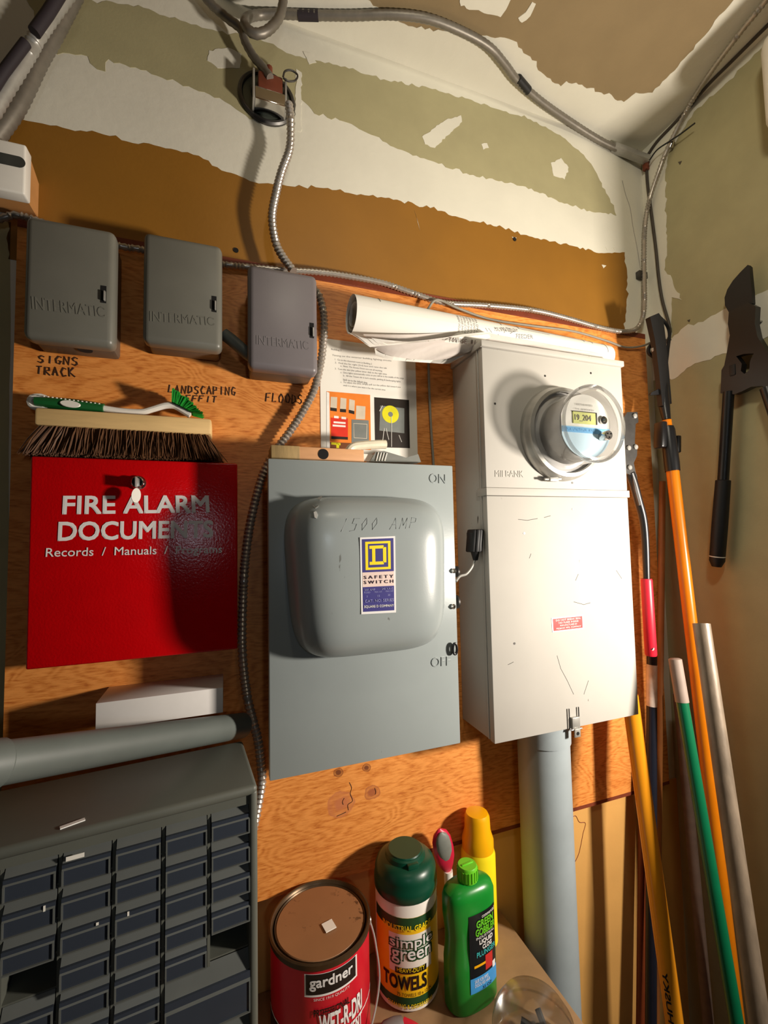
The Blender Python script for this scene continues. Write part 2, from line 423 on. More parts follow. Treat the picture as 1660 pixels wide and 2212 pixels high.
XP = -0.318                                  # left end of the shelf and of the plywood
# back wall: paint and bare drywall
patch('brown_paint', [(18, 246), (60, 262), (110, 272), (150, 280), (200, 283), (300, 312), (370, 322), (430, 337), (490, 372), (560, 397), (620, 402), (700, 407), (780, 420), (850, 432), (930, 450), (1000, 472), (1060, 485), (1150, 512), (1230, 530), (1300, 547), (1350, 545), (1356, 600), (1354, 660), (1350, 708), (1350, 780), (700, 700), (18, 560)],
      yb, (0, -.0006, 0), BROWN, wb, .0022, .008)
patch('bare_drywall', [(-400, 480), (24, 480), (16, 1500), (10, 1720), (-500, 1900)], yb, (0, -.0006, 0), OLIVE, wb, .0004, .05)
patch('bare_drywall', [(52, -10), (300, 12), (390, 45), (460, 65), (550, 78), (630, 118), (720, 140), (830, 172), (970, 202), (1060, 232), (1140, 257), (1210, 292), (1255, 330), (1282, 362), (1318, 430), (1332, 466), (1280, 458), (1220, 440), (1130, 402), (1030, 382), (940, 350), (860, 322), (760, 268), (690, 250), (650, 214), (600, 262), (540, 258), (510, 236), (475, 212), (350, 168), (235, 128), (228, 155), (210, 150), (190, 122), (110, 112)],
      yb, (0, -.0006, 0), OLIVE, wb, .0022, .008)
for q in ([(452, 110), (492, 104), (522, 118), (518, 148), (470, 148), (448, 132)], [(912, 296), (960, 262), (996, 250), (998, 264), (940, 320), (918, 312)], [(1190, 352), (1212, 342), (1228, 362), (1220, 388), (1196, 380)],
          [(655, 112), (672, 116), (684, 136), (668, 140)], [(1040, 312), (1052, 310), (1056, 320), (1044, 324)], [(640, 150), (652, 158), (650, 285), (636, 280)]):
    patch('compound_dab', q, yb, (0, -.0012, 0), MUD, wb, .001, .006)
for q in ([(895, 455), (902, 478), (907, 498), (903, 480)], [(1106, 512), (1116, 514), (1112, 520)], [(1308, 534), (1318, 536), (1312, 541)], [(1325, 536), (1336, 536), (1330, 544)], [(1300, 572), (1310, 574), (1304, 580)]):
    patch('paint_chip', q, yb, (0, -.0010, 0), MUD, wb, .0004, .01)
a, b = Y(25, 480), Y(1405, 719)
zt = (a.z + b.z) / 2; zb = Y(1290, 1738).z
pm = M().box((Y(26, 900).x, 0, zb), (1.0, YB - .0008, zt))
ply = O('plywood_panel', pm, PLY, wb, smooth=0)
O('plywood_edge', M().box((Y(26, 900).x, -.0006, zt - .012), (1.0, -.0001, zt + .0004)), PLYEDGE, wb)
O('plywood_edge', M().box((.30, -.0006, zb - .0004), (1.0, -.0001, zb + .007)), PLYEDGE, wb)
O('lower_wallboard', M().box((XL, YB - .003, 0), (XR, YB - .0002, zb - .0005)), TANB, wb)
st = M().tube(spline([Y(px, py, YB - .0028) for px, py in ((1228, 1775), (1243, 1762), (1252, 1776), (1265, 1778), (1260, 1800), (1255, 1826), (1250, 1846), (1240, 1866), (1230, 1880))], .004), .0011, 4)
O('stain_line', st, PLYEDGE, wb)
m = M()
for q in (((755, 1690), (760, 1702), (757, 1714), (762, 1730), (752, 1738), (753, 1750)), ((748, 1754), (740, 1758), (728, 1763)), ((744, 1724), (740, 1732), (742, 1738)), ((810, 1702), (812, 1710), (811, 1716))):
    m.tube(spline([Y(x, y, 0) for x, y in q], .003), .0007, 4)
O('knot_crack', m, INK, ply, kind='stuff')
for (w, q) in (('SIGNS', ((80, 784), (172, 790), (172, 772), (82, 769))), ('TRACK', ((76, 808), (165, 814), (163, 794), (78, 792))), ('LANDSCAPING', ((362, 848), (512, 855), (512, 837), (364, 832))), ('EFFIT', ((398, 866), (470, 870), (472, 857), (402, 853))), ('FLOODS', ((572, 868), (656, 872), (656, 852), (574, 850)))):
    m = M(); handwrite(m, w, quadmap(*[Y(x, y, -.0004) for x, y in q]), .0010)
    O('handwriting', m, INK, wb, label='marker handwriting reading ' + w)
for (x, y) in ((640, 918), (510, 541), (1112, 517)):
    O('nail_hole', M().lathe([(.0045, 0), (.0045, .0012)], Y(x, y, -.0002 if y > 700 else YB - .0008), (0, -1, 0), 12), HOLE, wb)
# right wall skim
def xr(px, py): return X(px, py, XR)
patch('joint_compound', [(1390, 318), (1660, 70), (1690, 50), (1680, 88), (1650, 100), (1612, 138), (1560, 190), (1500, 242), (1446, 330), (1438, 376), (1440, 460), (1442, 538), (1436, 583), (1452, 600), (1460, 626), (1474, 648), (1452, 642), (1450, 700), (1452, 735), (1400, 735), (1380, 500)], xr, (-.0008, 0, 0), MUD, wr, .0016, .008)
patch('joint_compound', [(1400, 738), (1452, 732), (1472, 712), (1488, 700), (1500, 703), (1530, 688), (1572, 665), (1628, 642), (1700, 606), (1700, 712), (1660, 727), (1572, 763), (1520, 780), (1485, 795), (1459, 818), (1400, 824)], xr, (-.0008, 0, 0), MUD, wr, .002, .008)
for q in ([(1468, 212), (1474, 206), (1477, 214), (1470, 220)], [(1466, 350), (1474, 348), (1470, 356)], [(1486, 692), (1492, 690), (1490, 696)]):
    patch('scuff', q, xr, (-.0011, 0, 0), DARKW, wr, .0006, .01)
# ceiling skim
def zc(px, py): return Z(px, py, ZC)
patch('joint_compound', [(1396, 330), (1240, 290), (830, 150), (560, 60), (200, -60), (560, -70), (760, -30), (800, 2), (838, 42), (900, 60), (1000, 74), (1060, 80), (1100, 84), (1128, 106), (1150, 130), (1170, 156), (1190, 170), (1212, 186), (1224, 175), (1300, 200), (1322, 205), (1348, 220), (1374, 200), (1410, 200), (1480, 125), (1585, 0), (1640, -66), (1760, -66), (1665, 100)], zc, (0, 0, -.0008), MUD, ce, .002, .008)
for q in ([(994, -6), (1108, -8), (1082, 36), (1040, 24), (996, 12)], [(1120, 38), (1136, 26), (1150, 4), (1158, 8), (1146, 34), (1128, 48)]):
    patch('compound_dab', q, zc, (0, 0, -.0012), MUD, ce, .001, .006)

# ------------------------------------------------------------------ three timer boxes
def timer_box(q, dep, cover, label, slot, knock, letters, latch=None):
    """q: pixel corners of the cover face (tl, tr, br, bl) on the plane y = -dep"""
    tl, tr, br, bl = [Y(x, y, -dep) for x, y in q]
    x0, x1 = (tl.x + bl.x) / 2, (tr.x + br.x) / 2; z1, z0 = (tl.z + tr.z) / 2, (bl.z + br.z) / 2
    t = thing('timer_box', label, 'timer box', ((x0 + x1) / 2, 0, z0), None)
    O('housing', M().box((x0 + .004, -dep + .024, z0 + .004), (x1 - .004, -.0003, z1 - .004), .006, 2), TIMERB, t)
    O('cover', M().box((x0, -dep, z0), (x1, -dep + .03, z1), .0095, 4), cover, t)
    sx, sy = slot; p = Y(sx, sy, -dep)
    h = M().box((p.x - .0035, -dep - .0006, p.z - .013), (p.x + .0035, -dep + .002, p.z + .013)); O('hasp_slot', h, HOLE, t)
    O('hasp', M().box((p.x + .0005, -dep - .005, p.z - .011), (p.x + .003, -dep - .0005, p.z + .004), .0008), STEEL, t)
    if knock:
        O('knockout', M().lathe([(.010, 0), (.010, .0015)], (x1 - .045, -dep * .5, z0 + .0042), (0, 0, -1), 16), HOLE, t)
    lq = [Y(x, y, -dep) for x, y in letters]
    O('embossed_lettering', emboss('INTERMATIC', *lq, (0, -.0006, 0)), cover, t)
    return t
timer_box(((54, 464), (247, 494), (248, 748), (46, 728)), .068, TIMER, 'large grey metal timer box above the SIGNS TRACK handwriting', (224, 636), True, ((70, 668), (228, 686), (226, 664), (68, 640)))
timer_box(((308, 502), (479, 524), (481, 752), (308, 740)), .066, TIMER, 'grey metal timer box above the LANDSCAPING handwriting, bright lower edge', (463, 657), False, ((324, 694), (464, 704), (462, 686), (324, 672)))
timer_box(((534, 570), (684, 590), (690, 812), (538, 788)), .076, TIMER2, 'violet-grey metal timer box above the FLOODS handwriting, beside the white paper roll', (674, 714), False, ((554, 744), (668, 756), (666, 738), (554, 724)))
t1 = M().tube([Y(484, 722, -.03), Y(500, 734, -.032), Y(534, 764, -.036), Y(545, 772, -.037)], .0105, 12)
tag(O('conduit_nipple', t1, PIPE2, None), 'short grey slanted pipe joining two timer boxes', 'pipe')

# ------------------------------------------------------------------ red document cabinet
RD = .056
rt = [Y(*p, -RD) for p in ((64, 983), (509, 999), (518, 1396), (56, 1448))]
rx0, rx1, rz1, rz0 = (rt[0].x + rt[3].x) / 2, (rt[1].x + rt[2].x) / 2, (rt[0].z + rt[1].z) / 2, rt[3].z
t = thing('document_cabinet', 'glossy red metal cabinet lettered FIRE ALARM DOCUMENTS', 'cabinet', ((rx0 + rx1) / 2, 0, rz0))
O('body', M().box((rx0 + .003, -RD + .012, rz0 + .003), (rx1 - .003, -.0003, rz1), .002), RED, t)
O('door', M().box((rx0, -RD, rz0), (rx1, -RD + .014, rz1 - .001), .003, 3), RED, t)
for (w, q, bo) in (('FIRE ALARM', ((136, 1110), (452, 1106), (450, 1071), (138, 1072)), .022), ('DOCUMENTS', ((126, 1168), (460, 1160), (460, 1125), (128, 1128)), .022), ('Records  /  Manuals  /  Programs', ((98, 1209), (480, 1199), (480, 1178), (100, 1184)), .006)):
    m = M(); text(m, w, quadmap(*[Y(x, y, -RD - .0006) for x, y in q]), bo)
    O('lettering', m, WHITEP, t, smooth=0, label='white lettering ' + w)
p = Y(300, 1043, -RD)
lk = O('cam_lock', M().lathe([(.0105, 0), (.0105, .004), (.0085, .0065), (.0085, .012), (.007, .0135)], p, (0, -1, 0), 24), CHROME, t)
O('key', M().box(p + V((-.001, -.026, -.009)), p + V((.001, -.0135, .006)), .0004), STEEL, lk)
m = M(); m.lathe([(.0062, -.0008), (.0062, .0008)], p + V((0, -.020, -.021)), (.5, -1, .12), 20, sx=1.75, sdir=(.06, .12, 1))
O('key_tag', m, WHITEPL, lk, label='small white oval key tag')

# ------------------------------------------------------------------ hand broom standing on the red cabinet
bt = [Y(x, y, -.056) for x, y in ((74, 880), (457, 906), (459, 944), (74, 912))]
bx0, bx1 = bt[0].x, bt[1].x; bz1, bz0 = (bt[0].z + bt[1].z) / 2 + .001, (bt[2].z + bt[3].z) / 2
tb = thing('push_broom', 'pale wooden broom head with dark brown bristles standing on the red cabinet', 'broom', ((bx0 + bx1) / 2, -.05, rz1))
O('wooden_block', M().box((bx0, -.056, bz0), (bx1, -.006, bz1), .004, 2), WOODL, tb)
m = M()
for i in range(2800):
    u = random.random(); v = random.random()
    x = bx0 + .006 + (bx1 - bx0 - .012) * u; y = -.053 + .043 * v
    fx = (u - .5) * 2; sp = .022 * (abs(fx) ** 3) * (1 if fx > 0 else -1) + random.gauss(0, .004)
    yo = (v - .5) * .022 + random.gauss(0, .002)
    if y + yo > -.004: yo = -.004 - y
    e = V((x + sp, y + yo, rz1 + .0008 + random.random() * .004)); a = V((x, y, bz0 + .001))
    m.tube([a, (a + e) / 2 + V((random.gauss(0, .001), random.gauss(0, .001), 0)), e], [.0011, .0010, .0005], 3, False)
O('bristles', m, BRIST, tb, kind='stuff')

# dish brush lying on the broom block
DY = -.036; dz = bz1
t = thing('dish_brush', 'white and green dish brush lying on the broom head', 'brush', ((bx0 + bx1) / 2, DY, dz))
def dq(px, py): return Y(px, py, DY)
hz = [dq(x, y) for x, y in ((78, 868), (120, 872), (170, 877), (225, 883))]
m = M().tube(spline(hz, .004), lambda u: .0075 + .002 * math.sin(u * 3.1), 10)
bmesh.ops.scale(m.bm, vec=(1, 1.3, 1), verts=m.bm.verts, space=Matrix.Translation((0, -DY, 0)))
O('grip', m, GREENH, t, label='green rubber grip')
m = M().tube(spline([dq(x, y) for x, y in ((102, 862), (88, 856), (70, 858), (64, 868), (72, 879), (92, 881), (104, 876))], .003), .0042, 8); O('hang_loop', m, WHITEPL, t)
m = M().tube(spline([dq(x, y) for x, y in ((222, 882), (262, 888), (305, 890), (330, 884), (358, 876), (378, 877), (395, 886), (412, 896))], .004), lambda u: .0048 + .003 * max(0, u - .55), 10); O('neck', m, WHITEPL, t)
m = M()
for i in range(14):
    p0 = dq(102 + i * 9, 864 + i * 1.2) + V((0, -.012, .0015)); m.lathe([(.0016, 0), (.0008, .0012)], p0, (0, -.6, 1), 8)
O('grip_studs', m, WHITEPL, t, kind='stuff')
m = M(); c0 = dq(158, 878) + V((0, -.0128, 0)); m.lathe([(.0055, 0), (.005, .001)], c0, (0, -1, .2), 20, sx=2.4, sdir=(1, 0, -.1)); O('maker_badge', m, WHITEPL, t)
m = M(); ca, cb = dq(374, 872), dq(418, 894)
for i in range(700):
    u = random.random(); a = ca.lerp(cb, u) + V((0, random.uniform(-.012, .012), 0)); tip = dq(377 + 62 * u, 846 + 44 * u + 8 * u * u) + V((0, (a.y - DY) * 1.7, 0))
    e = a.lerp(tip, random.uniform(.88, 1.0)) + V((random.gauss(0, .001), 0, random.gauss(0, .001)))
    m.tube([a, e], [.0013, .0010], 3, False)
O('bristles', m, GREENB, t, kind='stuff')

# ------------------------------------------------------------------ safety switch
SD = .125
sq = [Y(*p, -SD) for p in ((582, 990), (980, 1006), (994, 1607), (580, 1688))]
sx0, sx1, sz1, sz0 = (sq[0].x + sq[3].x) / 2, (sq[1].x + sq[2].x) / 2, (sq[0].z + sq[1].z) / 2, (sq[2].z + sq[3].z) / 2
t = thing('safety_switch', 'grey steel switch box with domed cover and blue SAFETY SWITCH sticker', 'switch box', ((sx0 + sx1) / 2, 0, sz0))
O('enclosure', M().box((sx0 + .017, -SD + .014, sz0 + .004), (sx1 - .006, -.0003, sz1 - .003), .002), SWITCH, t)
O('cover', M().box((sx0, -SD, sz0), (sx1, -SD + .016, sz1), .0018, 2), SWITCH, t)
BH = .066; BX0, BX1 = sx0 + .020, sx1 - .030; BZ1, BZ0 = Y(760, 1074, -SD).z, Y(760, 1412, -SD).z
bcx, bcz, bhw, bhh = (BX0 + BX1) / 2, (BZ0 + BZ1) / 2, (BX1 - BX0) / 2, (BZ1 - BZ0) / 2
m = M(); rings = []; NR, NA = 22, 96
for i in range(NR + 1):
    s_ = math.sin(i / NR * math.pi / 2); ring = []
    for j in range(NA):
        a = 2 * math.pi * j / NA; ca, sa = math.cos(a), math.sin(a); e = 2 / 5.0
        ux = math.copysign(abs(ca) ** e, ca); uz = math.copysign(abs(sa) ** e, sa)
        taper = 1 - (.13 if ux < 0 else .05) * ((1 - uz) * .5) ** 1.5
        hgt = BH * (1 - s_ ** 5.0) ** (1 / 2.2)
        ring.append(m.bm.verts.new((bcx + bhw * ux * s_ * taper, -SD - hgt, bcz + bhh * uz * s_)))
    rings.append(ring)
for a, b in zip(rings, rings[1:]):
    for j in range(NA): m.bm.faces.new((a[j], b[j], b[(j + 1) % NA], a[(j + 1) % NA]))
bmesh.ops.remove_doubles(m.bm, verts=m.bm.verts[:], dist=1e-6)
bmesh.ops.recalc_face_normals(m.bm, faces=m.bm.faces[:])
from mathutils.bvhtree import BVHTree
dome_tree = BVHTree.FromBMesh(m.bm)
def on_dome(p, lift=.0006):
    h_, nn, _, _ = dome_tree.ray_cast(CAM, (p - CAM).normalized())
    return (h_ - (p - CAM).normalized() * lift) if h_ else p
O('dome', m, SWITCH, t, smooth=60)
YS = -SD - BH - .0007
def sp(px, py, d=0): return Y(px, py, YS - d)
stq = ((778, 1161), (854, 1158), (856, 1323), (781, 1327))
bl, br, tr, tl = [sp(*stq[i]) for i in (3, 2, 1, 0)]
sk = O('sticker', M().prism([bl, br, tr, tl], (0, .0006, 0)), WHITEP, t)
Q = quadmap(bl, br, tr, tl)
def rect(m, u0, v0, u1, v1, d=.0002):
    o = V((0, -d, 0)); m.quad(Q(u0, v0) + o, Q(u1, v0) + o, Q(u1, v1) + o, Q(u0, v1) + o)
m = M(); rect(m, .05, .03, .95, .35); rect(m, .05, .54, .95, .975); O('blue_panel', m, NAVY, sk, smooth=0)
m = M(); rect(m, .05, .35, .95, .54); O('cream_panel', m, PINK, sk, smooth=0)
m = M()
def bar(u0, v0, u1, v1): rect(m, u0, v0, u1, v1, .0004)
bar(.14, .57, .86, .60); bar(.14, .91, .86, .94); bar(.14, .60, .215, .91); bar(.785, .60, .86, .91)
bar(.255, .635, .66, .675); bar(.255, .845, .66, .885); bar(.33, .675, .42, .845); bar(.64, .66, .735, .86)
O('emblem', m, YEL, sk, smooth=0)
for (w, u0, v0, u1, v1, mm_, bo) in (('S A F E T Y', .09, .455, .93, .495, NAVYT, .02), ('S W I T C H', .09, .39, .93, .43, NAVYT, .02), ('200 AMP', .09, .30, .40, .325, LBLUE, .01), ('240 V.A.C.', .58, .305, .93, .33, LBLUE, .01), ('FUSED', .09, .268, .26, .288, LBLUE, 0), ('MAX. H.P.', .38, .27, .60, .29, LBLUE, 0), ('MAX. H.P.', .70, .272, .93, .292, LBLUE, 0), ('3', .15, .215, .18, .24, LBLUE, 0), ('15', .46, .215, .53, .24, LBLUE, 0), ('30', .76, .22, .83, .245, LBLUE, 0), ('CAT. NO. SERIES', .10, .15, .93, .185, LBLUE, .01), ('SQUARE D COMPANY', .08, .075, .93, .11, WHITEP, .02)):
    m = M(); o_ = V((0, -.0005, 0)); text(m, w, lambda u, v: Q(u0 + (u1 - u0) * u, v0 + (v1 - v0) * v) + o_, bo); O('lettering', m, mm_, sk, smooth=0)
for (w, q) in (('ON', ((928, 1043), (963, 1045), (963, 1025), (928, 1023))), ('OFF', ((932, 1441), (974, 1437), (974, 1417), (932, 1421)))):
    O('embossed_lettering', emboss(w, *[Y(x, y, -SD) for x, y in q], (0, -.0012, 0)), SWITCH, t)
m = M(); qm_ = quadmap(*[Y(x, y, YS) for x, y in ((728, 1150), (902, 1140), (902, 1118), (732, 1122))]); handwrite(m, '1500 AMP', lambda u, v: on_dome(qm_(u + .03 * v, v), .0002), .00045); O('pencil_writing', m, PENCIL, t, label='faint pencil writing 1500 AMP', kind='stuff')
m = M()
for q in (((676, 1092), (684, 1076), (697, 1071), (692, 1080), (688, 1094), (682, 1098)), ((678, 1106), (683, 1104), (687, 1112), (684, 1120), (680, 1118))):
    pts = [on_dome(Y(x, y, -SD - .04), .0010) for x, y in q]
    m.prism(pts, (0, .0012, 0))
O('paint_chip', m, BARE, t)
# operating handle on the right side of the switch
hx = sx1 + .001
hp = [Y(x, y, yy) for x, y, yy in ((985, 1256, -.11), (994, 1245, -.102), (1008, 1240, -.096), (1020, 1225, -.093), (1027, 1208, -.092))]
O('handle_rod', M().tube(spline(hp, .003), .0024, 8), STEEL, t)
kc = Y(1024, 1168, -.092)
m = M()
for (k_, hw) in ((-1, .014), (-.33, .017), (.33, .017), (1, .014)):
    m.obox(kc + V((.007 * k_ + .002, 0, 0)), (V((1, 0, 0)), V((0, 1, 0)), V((.12, 0, 1)).normalized()), (.0036, hw, .021), .003, 2)
m.obox(kc, (V((1, 0, 0)), V((0, 1, 0)), V((0, 0, 1))), (.009, .011, .016), .002)
m.tube([kc + V((.002, 0, -.014)), kc + V((.0025, 0, -.036))], [.010, .0045], 10)
O('handle_knob', m, BLACK, t)
m = M()
for (px, py, r_) in ((984, 1235, .010), (984, 1300, .012)):
    m.lathe([(r_, 0), (r_, .003)], Y(px, py, -.095) + V((.001, 0, 0)), (1, 0, 0), 20)
m.box((hx - .004, -.112, Y(985, 1405, -.1).z), (hx + .0015, -.098, Y(985, 1215, -.1).z), .0005)
O('latch_bar', m, DKSTEEL, t)
m = M()
for (px, py) in ((980, 1233), (979, 1310)): m.lathe([(.004, 0), (.0045, .002), (.002, .005)], Y(px, py, -SD - .001), (0, -1, 0), 14)
O('rivet', m, CHROME, t)
c1 = Y(982, 1401, -SD - .004)
O('padlock_eye', M().tube([c1 + V((.0055 * math.cos(a) * .7, -.002, .009 * math.sin(a))) for a in [i * math.pi / 9 for i in range(19)]], .0022, 8), BLACKPL, t)
O('hub', M().lathe([(.030, 0), (.030, .004), (.024, .012)], (hx - .006, -.045, Y(1000, 1500, -.08).z), (1, 0, 0), 28), BLACKPL, t)

# ------------------------------------------------------------------ oddments on top of the switch
zt_ = sz1
px0 = Y(586, 975, -.10); px1 = Y(785, 985, -.10)
t = thing('wood_block', 'short pine block with a drilled dark hole lying on the switch box', 'wood block', ((px0.x + px1.x) / 2, -.09, zt_))
m = M(); m.box((px0.x, -.105, zt_ + .0004), (px1.x, -.060, Y(680, 966, -.105).z), .0015)
O('block', m, PINE, t)
xa = Y(648, 975, -.105).x
O('weathered_end', M().box((px0.x - .0004, -.1056, zt_ + .0005), (xa, -.0596, Y(680, 966, -.105).z + .0004), .001), PINED, t)
O('drilled_hole', M().lathe([(.0085, 0), (.0085, .0006)], Y(699, 981, -.1052), (0, -1, 0), 24), HOLE, t)
m = M().tube(spline([Y(x, y, -.07) for x, y in ((752, 978), (762, 966), (785, 962), (815, 960), (834, 960))], .003), .0078, 10)
t = thing('putty_knife', 'cream-handled plastic scraper with toothed white blade on the switch box', 'scraper', tuple(Y(800, 985, -.07)))
O('handle', m, CREAM, t)
m = M(); q = [Y(x, y, -.075) for x, y in ((783, 980), (835, 984), (835, 996), (783, 996))]; q = [V((p_.x, p_.y, max(p_.z, zt_ + .0005))) for p_ in q]
m.prism(q, (0, .002, 0)); O('blade', m, WHITEPL, t)
m = M()
for k_ in range(6):
    p_ = Y(786 + 4 * k_, 992, -.0765); p_.z = zt_ + .001; m.box(p_ + V((-.0009, -.0003, 0)), p_ + V((.0009, .0003, .004)))
O('teeth', m, HOLE, t)
t = thing('ribbed_clip', 'grey ribbed plastic holder slumped on the right end of the switch box', 'clip', tuple(Y(850, 990, -.08)))
pts = [Y(x, y, -.082) for x, y in ((800, 997), (812, 976), (830, 974), (870, 986), (905, 998))]; pts = [V((p_.x, p_.y, max(p_.z, zt_ + .0005))) for p_ in pts]
O('shell', M().prism(pts, (0, .03, 0)), GREYPL, t)
m = M()
for k_ in range(4):
    a = Y(813 + 6 * k_, 996, -.0832); b = Y(818 + 6 * k_, 977 + k_ * .6, -.0832); a.z = max(a.z, zt_ + .001); m.tube([a, b], .0012, 6)
O('rib', m, WHITEPL, t)
pts = [Y(x, y, -.062) for x, y in ((872, 990), (904, 981), (910, 998), (880, 999))]; pts = [V((p_.x, p_.y, max(p_.z, zt_ + .0005))) for p_ in pts]
O('end_piece', M().prism(pts, (0, .02, 0)), GREYPL, t)

# ------------------------------------------------------------------ meter cabinet
MD = .115
mq = [Y(*p, -MD) for p in ((1039, 749), (1340, 793), (1383, 1542), (1072, 1608))]
mx0, mx1, mz1, mz0 = (mq[0].x + mq[3].x) / 2, (mq[1].x + mq[2].x) / 2, (mq[0].z + mq[1].z) / 2, (mq[2].z + mq[3].z) / 2
zs1, zs0 = Y(1200, 1056, -MD).z, Y(1200, 1073, -MD).z
t = thing('meter_cabinet', 'tall pale grey metal meter cabinet with scuffed front, right of the switch box', 'cabinet', ((mx0 + mx1) / 2, 0, mz0))
O('body', M().box((mx0 + .001, -MD + .012, mz0 + .001), (mx1 - .001, -.0003, mz1), .0012), METERC, t)
O('upper_cover', M().box((mx0, -MD, zs1), (mx1, -MD + .013, mz1), .0012), METERC, t)
O('lower_cover', M().box((mx0, -MD, mz0), (mx1, -MD + .013, zs0), .0012), METERC, t)
O('seam_strip', M().box((mx0 - .0015, -MD - .0025, zs0 + .0006), (mx1 + .003, -MD + .03, zs1 - .0006), .0008), METERC, t)
O('side_seam', M().box((mx0 - .0008, -MD + .016, mz0 + .002), (mx0 + .0004, -MD + .019, mz1)), METERC, t)
lz1 = Y(1200, 757, -MD - .003).z
O('top_cap', M().box((mx0 - .003, -MD - .004, mz1 + .0005), (mx1 + .005, 0, mz1 + .0125), .0015), METERC, t)
O('embossed_lettering', emboss('MILBANK', *[Y(x, y, -MD) for x, y in ((1070, 1030), (1132, 1031), (1131, 1017), (1070, 1016))], (0, -.0009, 0)), METERC, t)
lq = [Y(x, y, -MD - .0005) for x, y in ((1194, 1366), (1262, 1358), (1261, 1328), (1192, 1335))]
sk = O('warning_label', M().prism(lq, (0, .0004, 0)), WHITEP, t, label='small red and white warning label')
Q = quadmap(*lq)
m = M(); rect(m, .04, .08, .96, .92); O('red_field', m, REDL, sk, smooth=0)
for k_, (w, u0, u1) in enumerate((('DO NOT BREAK SEAL', .12, .90), ('NO FUSES INSIDE', .2, .82), ('MANUFACTURED BY', .24, .78), ('MILBANK MFG. COMPANY', .12, .90))):
    m = M(); v0 = .74 - k_ * .19; text(m, w, lambda u, v: Q(u0 + (u1 - u0) * u, v0 + .11 * v) + V((0, -.0004, 0)), .01); O('lettering', m, WHITEP, sk, smooth=0)
# bottom latch
p = Y(1240, 1558, -MD)
m = M(); m.box((p.x - .008, -MD - .006, p.z - .012), (p.x + .010, -MD - .0005, p.z + .009), .001)
lt = O('hasp', m, STEEL, t)
m = M(); m.box((p.x - .006, -MD - .009, p.z - .026), (p.x + .007, -MD - .0065, p.z - .011), .0006); O('hasp_tab', m, STEEL, lt)
O('hasp_hole', M().lathe([(.0032, 0), (.0032, .0004)], (p.x + .0005, -MD - .0091, p.z - .019), (0, -1, 0), 14), HOLE, lt)
m = M()
for dx in (-.0125, .010): m.tube([(p.x + dx, -MD - .003, p.z - .012), (p.x + dx, -MD - .003, p.z + .026)], .0011, 6)
m.tube([(p.x - .0125, -MD - .006, p.z - .0125), (p.x + .013, -MD - .006, p.z - .0125)], .0016, 6)
O('wire_bail', m, DKSTEEL, lt)
m = M()
for q in (((1120, 1122), (1140, 1124), (1162, 1120)), ((1204, 1416), (1212, 1444), (1226, 1470), (1240, 1500)), ((1262, 1500), (1272, 1470)), ((1098, 1436), (1110, 1430)), ((1244, 1254), (1250, 1240)), ((1332, 1232), (1344, 1250)), ((1240, 1300), (1262, 1306), (1276, 1302)), ((1144, 1206), (1148, 1196)), ((1176, 1118), (1190, 1114))):
    m.tube([Y(x, y, -MD - .0001) for x, y in q], .0004, 4)
O('scratches', m, DKSTEEL, t, kind='stuff')
for (x, y) in ((1070, 872), (1178, 812), (1277, 806), (1238, 1100), (1133, 1152), (1112, 1390), (1254, 1212), (1237, 1043)):
    O('screw_dimple', M().lathe([(.0022, 0), (.0022, .0004)], Y(x, y, -MD - .0001), (0, -1, 0), 10), DKSTEEL, t)

# ------------------------------------------------------------------ electricity meter
mc = Y(1209, 939, -MD)
rr = abs(Y(1215, 840, -MD).z - Y(1215, 1040, -MD).z) / 2
ry = -MD - .0005
yf = -.206
t = thing('electricity_meter', 'round glass electricity meter with digital display on the pale cabinet', 'meter', tuple(mc))
O('clamp_ring', M().lathe([(rr, 0), (rr, .006), (rr * .985, .012), (rr * .95, .016), (rr * .93, .022), (rr * .86, .024), (rr * .84, .020)], (mc.x, ry, mc.z), (0, -1, 0), 64, (False, False)), STEEL, t)
gr = rr * .735
dg = -yf - MD
O('base', M().lathe([(rr * .86, .003), (rr * .86, .012), (gr * 1.0, .016)], (mc.x, ry, mc.z), (0, -1, 0), 48), METERG, t)
O('inner_body', M().lathe([(gr * .90, .016), (gr * .90, dg - .030), (gr * .86, dg - .026)], (mc.x, ry, mc.z), (0, -1, 0), 48), METERG, t)
gc = V((mc.x, ry, mc.z))
O('glass_cover', M().lathe([(gr * 1.10, .014), (gr * 1.07, .022), (gr * 1.0, .026), (gr * .985, dg - .014), (gr * 1.03, dg - .010), (gr * 1.03, dg - .002), (gr * .98, dg), (gr * .80, dg + .001), (0.0005, dg + .002)], gc, (0, -1, 0), 64, (False, False)), GLASS, t)
O('rim', M().lathe([(gr * .965, dg - .006), (gr * 1.035, dg - .006), (gr * 1.035, dg - .002), (gr * .965, dg - .002), (gr * .965, dg - .006)], gc, (0, -1, 0), 64, (False, False)), GLASS, t)
fy = ry - (dg - .024)
def disc_seg(m, r, z_lo, z_hi, y, n=40):
    top = []; bot = []
    for i in range(n + 1):
        x = -r + 2 * r * i / n; h = math.sqrt(max(0, r * r - x * x)); hi = min(h, z_hi); lo = max(-h, z_lo)
        if hi > lo: top.append((mc.x + x, y, mc.z + hi)); bot.append((mc.x + x, y, mc.z + lo))
    m.prism([V(p_) for p_ in bot + top[::-1]], (0, .0008, 0)); return m
fr = gr * .86
O('face_plate', disc_seg(M(), fr, -fr * .02, fr, fy - .0008), FACE, t)
O('lower_face', disc_seg(M(), fr, -fr, -fr * .025, fy - .0008), FACEB, t)
O('blue_band', disc_seg(M(), fr * .98, -fr * .22, -fr * .05, fy - .0016), SKYP, t)
lx0, lx1, lza, lzb = mc.x - fr * .52, mc.x + fr * .36, mc.z + fr * .06, mc.z + fr * .42
